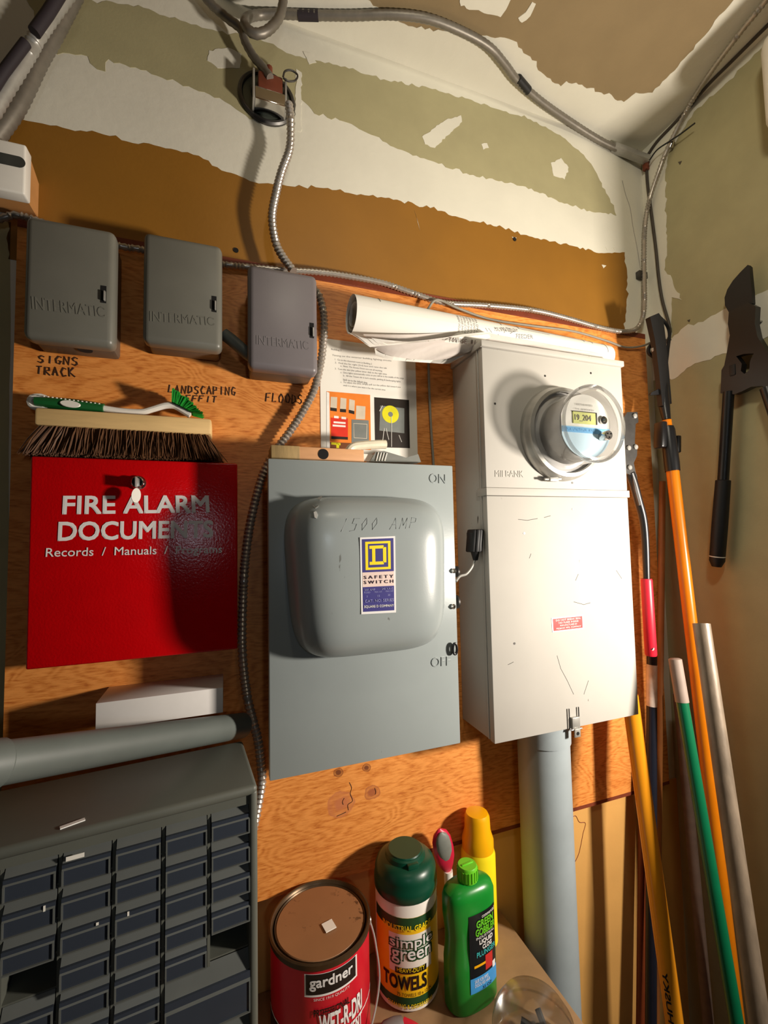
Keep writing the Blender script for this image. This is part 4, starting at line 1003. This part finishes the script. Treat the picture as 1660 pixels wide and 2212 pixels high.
bgrid(0.293, 0.702, hg * .32, hg * .44, REDL, 'plunger_picture', .0018); bgrid(-0.264, 0.331, hg * .375, hg * .395, ORCAP, 'plunger_picture', .0018)
btext('SAFE FOR PIPES', -0.264, 0.417, hg * .255, hg * .285, WHITEP, .0); btext('DISSOLVES HAIR', -0.264, 0.504, hg * .225, hg * .25, WHITEP, .0); btext('1', 0.702, 0.826, hg * .30, hg * .35, WHITEP, .02); btext('32 OZ', 0.108, 0.603, hg * .188, hg * .21, LABELK, .0)

# ------------------------------------------------------------------ spray can behind
yc = Y(1033, 1830, -.034); ycn = V((yc.x, -.034, ZS)); hy = Y(1033, 1752, -.034).z - ZS
t = thing('spray_can', 'yellow spray can with orange-yellow cap standing behind the green bottle', 'spray can', tuple(ycn))
hs = hy - .062
O('body', M().lathe([(.030, .0006), (.032, .003), (.032, hs - .012), (.0285, hs)], ycn, n=40), YEL, t)
O('cap', M().lathe([(.0295, hs - .004), (.0295, hs + .014), (.0245, hs + .030), (.0235, hs + .054), (.0205, hs + .0605), (.012, hs + .062)], ycn, n=40), ORCAP, t)
# ------------------------------------------------------------------ red and grey brush handle
k0 = Y(966, 1868, -.03); k1_ = Y(950, 1795, -.036)
t = thing('scrub_brush', 'upright brush with crimson and grey oval handle behind the canister', 'brush', (k0.x, -.03, ZS))
dk_ = (k1_ - k0).normalized()
mid = k0 - dk_ * .012
O('shaft', M().tube([V((mid.x + .004, -.028, ZS + .0008)), mid], [.0085, .0085], 14), WHITEPL, t)
def blade(nm, mt, wd, th, l0, l1, off):
    m = M(); 
    c_ = [(0, .35), (.12, .62), (.3, .9), (.5, 1), (.75, .92), (.9, .68), (1, .15)]
    s_ = dk_.cross(V((0, 1, 0))).normalized(); f_ = s_.cross(dk_).normalized()
    if f_.y > 0: f_ = -f_
    L_ = (k1_ - k0).length + .016
    ring = []
    for (q_, w_) in c_:
        c0_ = k0 - dk_ * .012 + dk_ * (L_ * (l0 + (l1 - l0) * q_)) + f_ * off
        ring.append([m.bm.verts.new(c0_ + s_ * (wd * w_ * math.cos(a)) + f_ * (th * w_ * math.sin(a))) for a in [2 * math.pi * j / 16 for j in range(16)]])
    for a, b in zip(ring, ring[1:]):
        for j in range(16): m.bm.faces.new((a[j], a[(j + 1) % 16], b[(j + 1) % 16], b[j]))
    m.bm.faces.new(ring[0][::-1]); m.bm.faces.new(ring[-1]); bmesh.ops.recalc_face_normals(m.bm, faces=m.bm.faces[:]); return O(nm, m, mt, t)
blade('grip', CRIMSON, .0205, .011, 0, 1, 0); blade('grip_pad', GREYPL, .0150, .0070, .28, .97, .0062)
# ------------------------------------------------------------------ clear dome container with small hardware
cp = Z(1128, 2228, ZS); cpn = V((cp.x, cp.y - .03, ZS))
t = thing('plastic_tub', 'clear plastic tub holding dark fittings at the shelf edge', 'tub', tuple(cpn))
O('shell', M().lathe([(.050, .0008), (.055, .004), (.058, .030), (.0565, .048), (.046, .064), (.028, .072), (.001, .074)], cpn, n=48, caps=(True, False)), PLASTIC, t)
O('rim', M().lathe([(.0585, .029), (.060, .031), (.0585, .033), (.0585, .029)], cpn, n=48, caps=(False, False)), PLASTIC, t)
m = M()
for k_ in range(7):
    a = k_ * .9; m.tube([cpn + V((.03 * math.cos(a), .03 * math.sin(a), .008)), cpn + V((.03 * math.cos(a + 1.6), .03 * math.sin(a + 1.6), .016 + .003 * k_))], .005, 8)
m.box(cpn + V((-.014, -.02, .003)), cpn + V((.022, .016, .022)), .004)
O('fittings', m, BLACKPL, t)
# ------------------------------------------------------------------ dark nozzle with red tip in front of the canister
n0 = Z(850, 2236, ZS); a = n0 + V((-.026, -.004, .013)); b = n0 + V((.014, -.006, .016)); c_ = n0 + V((.034, -.030, .013))
t = thing('hand_tool', 'small dark grey tool with red handle lying before the canister', 'tool', tuple(n0))
O('head', M().tube([a, a.lerp(b, .3), a.lerp(b, .7), b], [.007, .0125, .0125, .010], 14), BLUEREEL, t)
O('grip', M().tube(spline([b, b.lerp(c_, .5) + V((.004, 0, 0)), c_, c_ + V((.006, -.05, -.002))], .006), .0085, 12), REDG, t)

# ------------------------------------------------------------------ long-handled tools leaning in the corner
def down(p, q, z=0.0008):
    d_ = q - p; return p + d_ * ((z - p.z) / d_.z)
def pole(name, label, cat, top, low, r, mt, n=20, taper=1.0):
    foot = down(top, low)
    foot.x = min(foot.x, XR - .02)
    t_ = thing(name, label, cat, tuple(foot))
    O('shaft', M().tube([foot, top], [r * taper, r], n), mt, t_)
    return t_, top, foot
# yellow lettered pole
yt, yl = Y(1361, 1500, -.062), Y(1453, 2175, -.115)
t, _, yfoot = pole('tool_handle', 'varnished yellow wooden tool handle with black lettering, beside the conduit', 'tool handle', yt, yl, .0165, YPOLE)
axp = (yt - yfoot).normalized(); sdp = (CAM - (yl)).normalized(); sdp = (sdp - axp * sdp.dot(axp)).normalized(); crs = axp.cross(sdp)
lp0 = PL(1452, 2215, yl, V((0, 1, 0)))
def pole_txt(m, w, c0, hgt, spread, a_c, r):
    def f(u, v):
        a = a_c + spread * (v - .5); return c0 + axp * (hgt * u) + (sdp * math.cos(a) + crs * math.sin(a)) * r
    text(m, w, f, .02)
tb_ = yl + (yt - yl) * ((2195 - 2175) / (1500 - 2175.0))
m = M(); pole_txt(m, 'HUSKY', tb_, .088, .55, -.35, .0169); O('lettering', m, CANBLK, t, smooth=0)
# black pole with a worn white label
bt_, bl_ = Y(1409, 1405, -.030), Y(1407, 2212, -.046)
t, _, bf = pole('shovel_handle', 'blue-black upright pole with a worn white label, behind the yellow handle', 'pole', bt_, bl_, .0108, BLUEBLK)
p0 = bt_ + (bl_ - bt_) * ((1534 - 1405) / (2212 - 1405.)); p1 = bt_ + (bl_ - bt_) * ((1438 - 1405) / (2212 - 1405.))
O('label', M().tube([p0, p1], .0113, 20, False), LABW, t)
pole('wooden_rod', 'red-brown wooden handle low in the corner behind the yellow handle', 'tool handle', Y(1390, 1640, -.010), Y(1384, 2212, -.012), .0085, RSTICK)
pole('broom_stick', 'thin brown wooden stick standing behind the orange pole', 'stick', Y(1432, 1040, -.016), Y(1424, 1700, -.022), .0072, WSTICK)
gt, gl = Y(1459, 1424, -.13), Y(1586, 2175, -.22)
t, _, gf = pole('rake_pole', 'dark green pole with a grey sleeve at the top', 'pole', gt, gl, .0112, GPOLE)
p1 = gt + (gl - gt) * ((1537 - 1424) / (2175 - 1424.)) * .93
O('sleeve', M().tube([gt + (gt - gl).normalized() * .002, gt, p1], [.0085, .0122, .0122], 20), GTIP, t)
pole('weathered_pole', 'weathered pale grey pole standing nearest the right wall', 'pole', Y(1516, 1347, -.20), Y(1630, 2130, -.30), .0145, GRPOLE, 22)
pole('dusty_pole', 'dusty brown pole between the yellow and green poles', 'pole', Y(1466, 1500, -.055), Y(1530, 2200, -.10), .0105, DPOLE)
# orange pole pruner
ot, ol = Y(1441, 908, -.085), Y(1582, 2107, -.155)
foot = down(ot, ol); foot.x = min(foot.x, XR - .03)
t = thing('pole_pruner', 'long orange pole pruner with black clamp and dark cutting head', 'pruner', tuple(foot))
def op(py): return ot + (ol - ot) * ((py - 908) / (2107 - 908.0) * 1.0)
# positions along the pole found by the height of the sight line
def on_pole(py):
    lo, hi = 0.0, 1.0
    for _ in range(40):
        mid_ = (lo + hi) / 2; q_ = ot.lerp(ol, mid_); d_ = q_ - CAM; yy = H / 2 - F * d_.dot(UP) / d_.dot(FWD)
        if yy < py: lo = mid_
        else: hi = mid_
    return ot.lerp(ol, lo)
O('shaft', M().tube([foot, on_pole(1010)], .0128, 20), OPOLE, t)
O('upper_shaft', M().tube([on_pole(1012), ot], .0095, 16), OPOLE, t)
O('clamp', M().tube([on_pole(1018), on_pole(1000), on_pole(930), on_pole(922)], [.0150, .0155, .0145, .0125], 18).obox(on_pole(940) + V((-.020, .004, 0)), (V((1, 0, 0)), V((0, 1, 0)), V((.1, 0, 1)).normalized()), (.008, .012, .030), .004).obox(on_pole(960) + V((.017, -.002, 0)), (V((1, 0, 0)), V((0, 1, 0)), V((.1, 0, 1)).normalized()), (.006, .010, .020), .003), BLACKPL, t)
h0 = Y(1436, 880, -.078); h1 = Y(1420, 690, -.060)
O('head_shaft', M().tube([ot, h0, h0.lerp(h1, .5), h1], [.0085, .0115, .0125, .012], 14), BLACKPL, t)
m = M().prism([Y(x, y, -.085) for x, y in ((1405, 684), (1424, 676), (1434, 690), (1440, 740), (1446, 800), (1452, 872), (1432, 876), (1424, 800), (1416, 735))], (0, .012, 0)); O('saw_blade', m, BLACK, t)
O('rope', M().tube(spline([Y(x, y, -.075) for x, y in ((1422, 682), (1440, 700), (1447, 722), (1443, 760), (1440, 800), (1446, 850))], .004), .0035, 8).tube(spline([Y(x, y, -.07) for x, y in ((1416, 690), (1406, 706), (1412, 724), (1424, 732))], .004), .0035, 8).tube(spline([Y(x, y, -.06) for x, y in ((1424, 738), (1406, 746), (1402, 762), (1420, 776))], .004), .004, 8), BLACK, t)
O('pivot_bolt', M().lathe([(.006, 0), (.005, .004)], Y(1412, 756, -.075), (0, -1, 0), 14), STEEL, t)
O('branch_hook', M().prism([Y(x, y, -.08) for x, y in ((1428, 838), (1408, 848), (1406, 853), (1428, 852))], (0, .006, 0)), BLACK, t)

# ------------------------------------------------------------------ bolt cutter
t = thing('bolt_cutter', 'steel-headed bolt cutter with black arm and red vinyl grip beside the meter cabinet', 'bolt cutter', tuple(Y(1398, 1250, -.07)))
BY = -.075
hd_ = [Y(x, y, BY) for x, y in ((1346, 905), (1356, 890), (1378, 890), (1380, 912), (1374, 916), (1372, 958), (1378, 962), (1377, 984), (1370, 1000), (1376, 1030), (1352, 1022), (1346, 985))]
O('jaw', M().prism(hd_, (0, .012, 0)), DKSTEEL, t)
m = M()
for (x, y) in ((1371, 899), (1358, 968), (1373, 966), (1360, 1010)): m.lathe([(.0055, 0), (.0055, .003), (.0035, .0045)], Y(x, y, BY - .0005), (0, -1, 0), 14)
O('bolt', m, STEEL, t)
O('arm', M().tube(spline([Y(x, y, BY + .006) for x, y in ((1362, 1022), (1370, 1045), (1380, 1082), (1390, 1121), (1395, 1170), (1398, 1255))], .006), lambda u: .0095 - .0025 * u, 12), BLACKPL, t)
O('arm_plate', M().prism([Y(x, y, BY - .002) for x, y in ((1366, 1022), (1376, 1024), (1382, 1060), (1388, 1090), (1382, 1092), (1374, 1062))], (0, .004, 0)), DKSTEEL, t)
g0, g1 = Y(1397, 1250, BY + .006), Y(1407, 1416, BY + .006)
O('grip', M().tube([g0, g0.lerp(g1, .02), g0.lerp(g1, .98), g1], [.0105, .0118, .0122, .0112], 20), REDG, t)
e_ = g0.lerp(g1, .91); dcam = (CAM - e_).normalized()
O('grip_eyelet', M().lathe([(.0046, .0), (.0052, .002), (.0030, .0025)], e_ + V((.003, 0, 0)) + dcam * .0112, dcam, 20), WHITEPL, t)
O('grip_hole', M().lathe([(.0030, 0), (.0028, .0006)], e_ + V((.003, 0, 0)) + dcam * .0138, dcam, 14), HOLE, t)

# ------------------------------------------------------------------ loppers hanging on the right wall
LX = XR - .028
def lx(px, py): return X(px, py, LX)
t = thing('loppers', 'black loppers hanging blade up on the right wall', 'loppers', tuple(lx(1590, 800)))
m = M().prism([lx(x, y) for x, y in ((1616, 572), (1600, 588), (1584, 606), (1572, 625), (1566, 643), (1567, 660), (1575, 674), (1582, 677), (1604, 674), (1626, 655), (1625, 630), (1622, 600), (1620, 576))], (.010, 0, 0)); O('blade', m, BLACK, t)
m = M(); sh = V((.004, 0, 0))
for q in (((1578, 674), (1576, 700), (1580, 725), (1574, 760), (1594, 770), (1610, 765), (1632, 764), (1655, 752), (1640, 728), (1634, 700), (1636, 662), (1620, 654)),
          ((1574, 760), (1568, 790), (1562, 800), (1560, 850), (1590, 852), (1606, 846), (1612, 808), (1604, 802), (1606, 786), (1594, 770)),
          ((1632, 764), (1624, 780), (1622, 800), (1612, 808), (1606, 846), (1626, 836), (1650, 834), (1680, 850), (1684, 790), (1655, 752))):
    m.prism([lx(x, y) - sh for x, y in q], (.016, 0, 0))
O('body', m, BLACKPL, t)
O('bumper', M().box(lx(1586, 800) + V((-.006, -.006, -.012)), lx(1586, 800) + V((.006, .006, .012)), .002), BLACK, t)
a, b, c_ = lx(1575, 846), lx(1563, 1038), lx(1549, 1224)
O('handle', M().tube([a, b], .0105, 16), BLACKPL, t)
O('grip', M().tube([b + (b - c_) * .01, b, b.lerp(c_, .5), b.lerp(c_, .93), c_], [.010, .0140, .0150, .0145, .009], 18), BLACK, t)
p_ = b.lerp(c_, .875); O('grip_band', M().tube([p_, p_ + (c_ - b).normalized() * .002], .0149, 20, False), WHITEPL, t)
a2, b2 = lx(1656, 838), lx(1712, 1010); O('handle', M().tube([a2, b2], .0105, 16), BLACKPL, t)
O('grip', M().tube([b2, b2 + (b2 - a2) * 1.05], .0145, 18), BLACK, t)
O('hanging_nail', M().tube([lx(1628, 690), V((XR, lx(1628, 690).y, lx(1628, 690).z))], .002, 8), STEEL, t)

# ------------------------------------------------------------------ cables
def surf(px, py, off):
    d = ray(px, py); best = None
    for ax, val, nn in ((1, YB, V((0, -1, 0))), (0, XR, V((-1, 0, 0))), (2, ZC, V((0, 0, -1)))):
        v_ = val + nn[ax] * off
        if d[ax] > 1e-6:
            k = (v_ - CAM[ax]) / d[ax]
            if best is None or k < best: best = k
    return CAM + d * best
def ss(lst, off): return [surf(x, y, off) for x, y in lst]
def cable(name, label, pts, r, mt, rib=0, n=10, step=.005, cat='cable'):
    return tag(O(name, M().tube(spline(pts, step), r, n, True, rib), mt, None, smooth=60 if not rib else 0 or 50), label, cat)
def yy(lst): return [Y(*p) for p in lst]
R1 = .0068
cable('armoured_cable', 'armoured cable dropping from the round wall box into the top of a timer box', yy([(624, 222, -.035), (628, 262, -.035), (626, 320, -.024), (608, 372, -.022), (596, 420, -.022), (588, 470, -.022), (596, 524, -.022), (612, 556, -.026), (634, 586, -.034)]), .0068, BX, .16, 10, .0035)
cable('armoured_cable', 'armoured cable curving from the timer box beside the paper sheet down behind the switch box', yy([(676, 622, -.022), (690, 640, -.022), (699, 676, -.022), (700, 722, -.022), (694, 778, -.022), (680, 838, -.022), (655, 888, -.022), (628, 930, -.022), (600, 968, -.020), (572, 1016, -.018), (556, 1066, -.017), (542, 1128, -.016), (533, 1190, -.016), (527, 1262, -.016), (524, 1400, -.016), (534, 1500, -.015), (548, 1560, -.014), (558, 1600, -.013), (564, 1650, -.012), (566, 1690, -.011), (556, 1750, -.011), (546, 1800, -.011)]), .0068, BX, .16, 10, .0035)
cable('armoured_cable', 'armoured cable running level behind the timer boxes and over the paper roll to the corner', yy([(-20, 478, -.010), (12, 470, -.012), (44, 466, -.012), (150, 500, -.012), (262, 532, -.011), (300, 538, -.010), (400, 560, -.010), (490, 572, -.010), (540, 577, -.010), (620, 584, -.010), (688, 588, -.010), (760, 598, -.010), (830, 612, -.010), (890, 632, -.010), (960, 654, -.010), (1050, 660, -.010), (1150, 670, -.010), (1220, 686, -.010), (1290, 706, -.010), (1340, 716, -.010), (1372, 712, -.010), (1388, 690, -.012), (1393, 650, -.008), (1392, 560, .002)]) + ss([(1394, 490), (1404, 430), (1424, 370), (1446, 314), (1490, 228), (1540, 150), (1600, 70), (1650, 8), (1690, -50)], .0135), .0052, BX, .16, 10, .0035)
cable('conduit_loop', 'flexible grey conduit looping under the ceiling and along to the right corner', yy([(612, -60, -.06), (612, 0, -.055), (602, 40, -.050), (575, 68, -.048), (548, 72, -.045), (531, 56, -.040), (530, 44, -.036)]) + ss([(548, 34), (600, 30), (680, 33), (760, 34), (850, 32), (930, 42), (1010, 74), (1060, 104), (1092, 140), (1120, 176), (1170, 220), (1230, 262), (1290, 300), (1330, 320), (1372, 338)], .0095), .0078, BX2, .05, 12, .005)
cable('flexible_conduit', 'flexible grey conduit from the ceiling down to the round wall box', yy([(420, -40, -.02), (452, 4, -.016), (490, 38, -.015), (520, 62, -.014), (530, 90, -.013), (548, 122, -.014), (572, 150, -.018), (584, 168, -.022)]), .0074, BX2, .05, 12, .005)
for k_, (x, y) in enumerate(((666, 33), (1131, 184))):
    a, b = surf(x - (22 if k_ == 0 else 11), y - (0 if k_ == 0 else 14), .0095), surf(x + (22 if k_ == 0 else 11), y + (1 if k_ == 0 else 12), .0095)
    tag(O('tape_wrap', M().tube([a, b], .0086, 14), PURPLE if k_ == 0 else BLACK, None), ('dark purplish tape wrapped on the ceiling conduit near its loop', 'black tape wrapped on the ceiling conduit at its bend')[k_], 'tape')
a, b = surf(1325, 318, .008), surf(1400, 346, .008)
m = M().obox((a + b) / 2, ((b - a).normalized(), V((0, 1, 0)), (b - a).normalized().cross(V((0, 1, 0)))), ((b - a).length / 2, .010, .0075), .002)
tag(O('conduit_connector', m, STEEL, None), 'grey metal connector ending the conduit in the ceiling corner', 'connector')
cable('grey_wire', 'thin grey wire sagging behind the paper roll to the corner tools', yy([(925, 668, -.019), (938, 650, -.021), (955, 650, -.020), (990, 666, -.019), (1060, 690, -.013), (1150, 704, -.008), (1240, 716, -.006), (1310, 736, -.006), (1350, 750, -.006), (1385, 748, -.008), (1412, 738, -.014)]), .0026, CABLE, 0, 8)
cable('grey_wire', 'thin grey wire running straight down between instruction sheet and meter cabinet', yy([(926, 782, -.004), (928, 850, -.004), (932, 930, -.004), (937, 1004, -.004), (940, 1100, -.004)]), .0026, CABLE, 0, 8)
cable('corner_wire', 'thin grey wire rising from the ceiling corner toward the white fixture', ss([(1398, 338), (1420, 306), (1450, 274), (1484, 238), (1530, 184), (1580, 134), (1634, 80), (1680, 34)], .0040), .0036, CABLED, 0, 8)
cable('corner_wire', 'thin dark wire falling down the room corner to the tool heads', ss([(1397, 350), (1400, 400), (1408, 460), (1418, 540), (1424, 600), (1432, 650), (1446, 700), (1448, 722), (1440, 742)], .0040), .0034, CABLED, 0, 8)
cable('cable_tie', 'black cable tie tail sticking out near the ceiling corner', ss([(1404, 346), (1420, 324), (1446, 306), (1470, 290), (1502, 266)], .021), .0018, BLACK, 0, 6)
tag(O('cable_clip', M().lathe([(.008, -.006), (.008, .006)], surf(1450, 314, .009), (.0, -.5, .8), 14), CHROME, None), 'small bright clip holding the cables near the ceiling corner', 'clip')
tag(O('cable_strap', M().lathe([(.007, -.004), (.007, .004)], surf(1391, 596, .011), (0, 0, 1), 14).box(surf(1391, 596, .012) + V((-.013, 0, -.004)), surf(1391, 596, 0) + V((.0, -.0002, .004)), .001), DKSTEEL, None), 'small dark strap holding the cable beside the brown paint', 'strap')
tag(O('rusty_bracket', M().obox(surf(1396, 358, .007), (V((1, 0, 0)), V((0, 1, 0)), V((0, 0, 1))), (.006, .006, .013), .002), REDBROWN, None), 'small rusty red bracket under the corner connector', 'bracket')
# thin scratch on the skim right of the paint
O('scratch', M().tube(spline([yb(x, y) for x, y in ((1345, 390), (1352, 420), (1362, 450), (1368, 490), (1376, 530), (1384, 580))], .01), .0011, 4), CABLE, wb)

# ------------------------------------------------------------------ round box with clamp
bc = yb(577, 216)
t = thing('junction_box', 'round dark wall box with a shiny strap and rusty clamp under the ceiling', 'junction box', tuple(bc))
O('ring', M().lathe([(.052, 0), (.053, .005), (.050, .008), (.046, .008), (.045, .002)], bc, (0, -1, 0), 44, (False, False)), DKSTEEL, t)
O('cover', M().lathe([(.0455, .001), (.044, .004), (.030, .006), (.028, .004), (.006, .005)], bc, (0, -1, 0), 44), mat('dull_green_steel', (92, 98, 88), .35, .6, .15, 30), t)
m = M().box((bc.x - .024, bc.y - .036, Y(585, 222, -.02).z), (bc.x + .031, bc.y - .006, Y(585, 196, -.02).z), .002); O('strap', m, CHROME, t)
m = M().box((bc.x - .018, bc.y - .034, Y(585, 196, -.02).z), (bc.x + .026, bc.y - .008, Y(585, 158, -.02).z), .003).tube([Y(582, 158, -.02), Y(582, 146, -.02)], .006, 10); O('clamp', m, REDBROWN, t)
m = M()
for s_ in (-.026, .031): m.box((bc.x + s_ - .0018, bc.y - .036, Y(585, 222, -.02).z), (bc.x + s_ + .0018, bc.y - .004, Y(585, 160, -.02).z), .0006)
O('bracket_arm', m, STEEL, t)
O('wire_loop', M().tube(spline([Y(x, y, -.026) for x, y in ((612, 166), (616, 154), (630, 152), (643, 162), (638, 174), (622, 175), (612, 168))], .003), .0017, 8), DKSTEEL, t)

# ------------------------------------------------------------------ conduits crossing the top left corner
def lc(px, py, y): return Y(px, py, y)
t = thing('conduit_bundle', 'bundle of grey and dark armoured conduits slanting across the top left corner', 'conduit', tuple(lc(60, 120, -.05)))
O('armoured_run', M().tube(spline([lc(-40, 282, -.070), lc(14, 190, -.070), lc(62, 112, -.070), (lc(84, 72, -.070)), lc(150, -20, -.070)], .005), .0100, 14, True, .07), STEEL, t)
O('dark_run', M().tube([lc(-60, 262, -.085), lc(6, 158, -.085), lc(56, 92, -.085)], .0068, 14, True), PURPLE, t)
O('dark_run', M().tube([lc(74, 70, -.085), lc(104, 28, -.085), lc(140, -30, -.085)], .0078, 14, True), PURPLE, t)
O('dull_run', M().tube(spline([lc(-30, 320, -.015), lc(34, 232, -.015), lc(84, 130, -.015), lc(120, 66, -.015), lc(175, -40, -.015)], .005), .0125, 16, True, .05), BX2, t)

# ------------------------------------------------------------------ white device upper left
dq_ = [Y(*p, -.042) for p in ((-60, 290), (56, 312), (56, 420), (-60, 404))]
t = thing('sensor_box', 'white plastic sensor box with a grey oval window near the left edge', 'sensor', tuple(Y(10, 370, 0)))
x1_ = dq_[1].x; x0_ = dq_[0].x; z1_, z0_ = dq_[1].z, dq_[2].z
O('front', M().box((x0_, -.042, z0_), (x1_, -.020, z1_), .003, 3), WHITEPL, t)
m = M().prism([V((x1_ - .002, -.026, z1_ - .001)), V((x1_ - .002, -.026, z0_ + .001)), V((x1_ - .002, YB - .001, z0_ + .001)), V((x1_ - .002, YB - .001, z1_ - .018))], (-(x1_ - x0_) + .004, 0, 0)); O('backing', m, TANBOX, t)
wp = Y(22, 346, -.042)
O('window', M().prism([wp + V((-.004 + .0085 * math.cos(a) + (.014 if math.cos(a) > 0 else -.018), -.0006, .0085 * math.sin(a) - .03 * .0085 * math.cos(a))) for a in [2 * math.pi * (j + .5) / 24 for j in range(24)]], (0, .0006, 0)), mat('dark_lens', (64, 66, 62), .3), t)

# ------------------------------------------------------------------ white fixture at the top right
wp0 = X(1626, 100, XR - .07); wp1 = X(1652, 288, XR - .07)
m = M().box((XR - .07, wp0.y - .30, wp1.z), (XR - .0005, wp0.y, ZC - .05), .032, 5)
tag(O('emergency_light', m, WHITEPL, None), 'white rounded wall fixture high on the right wall', 'light fixture')
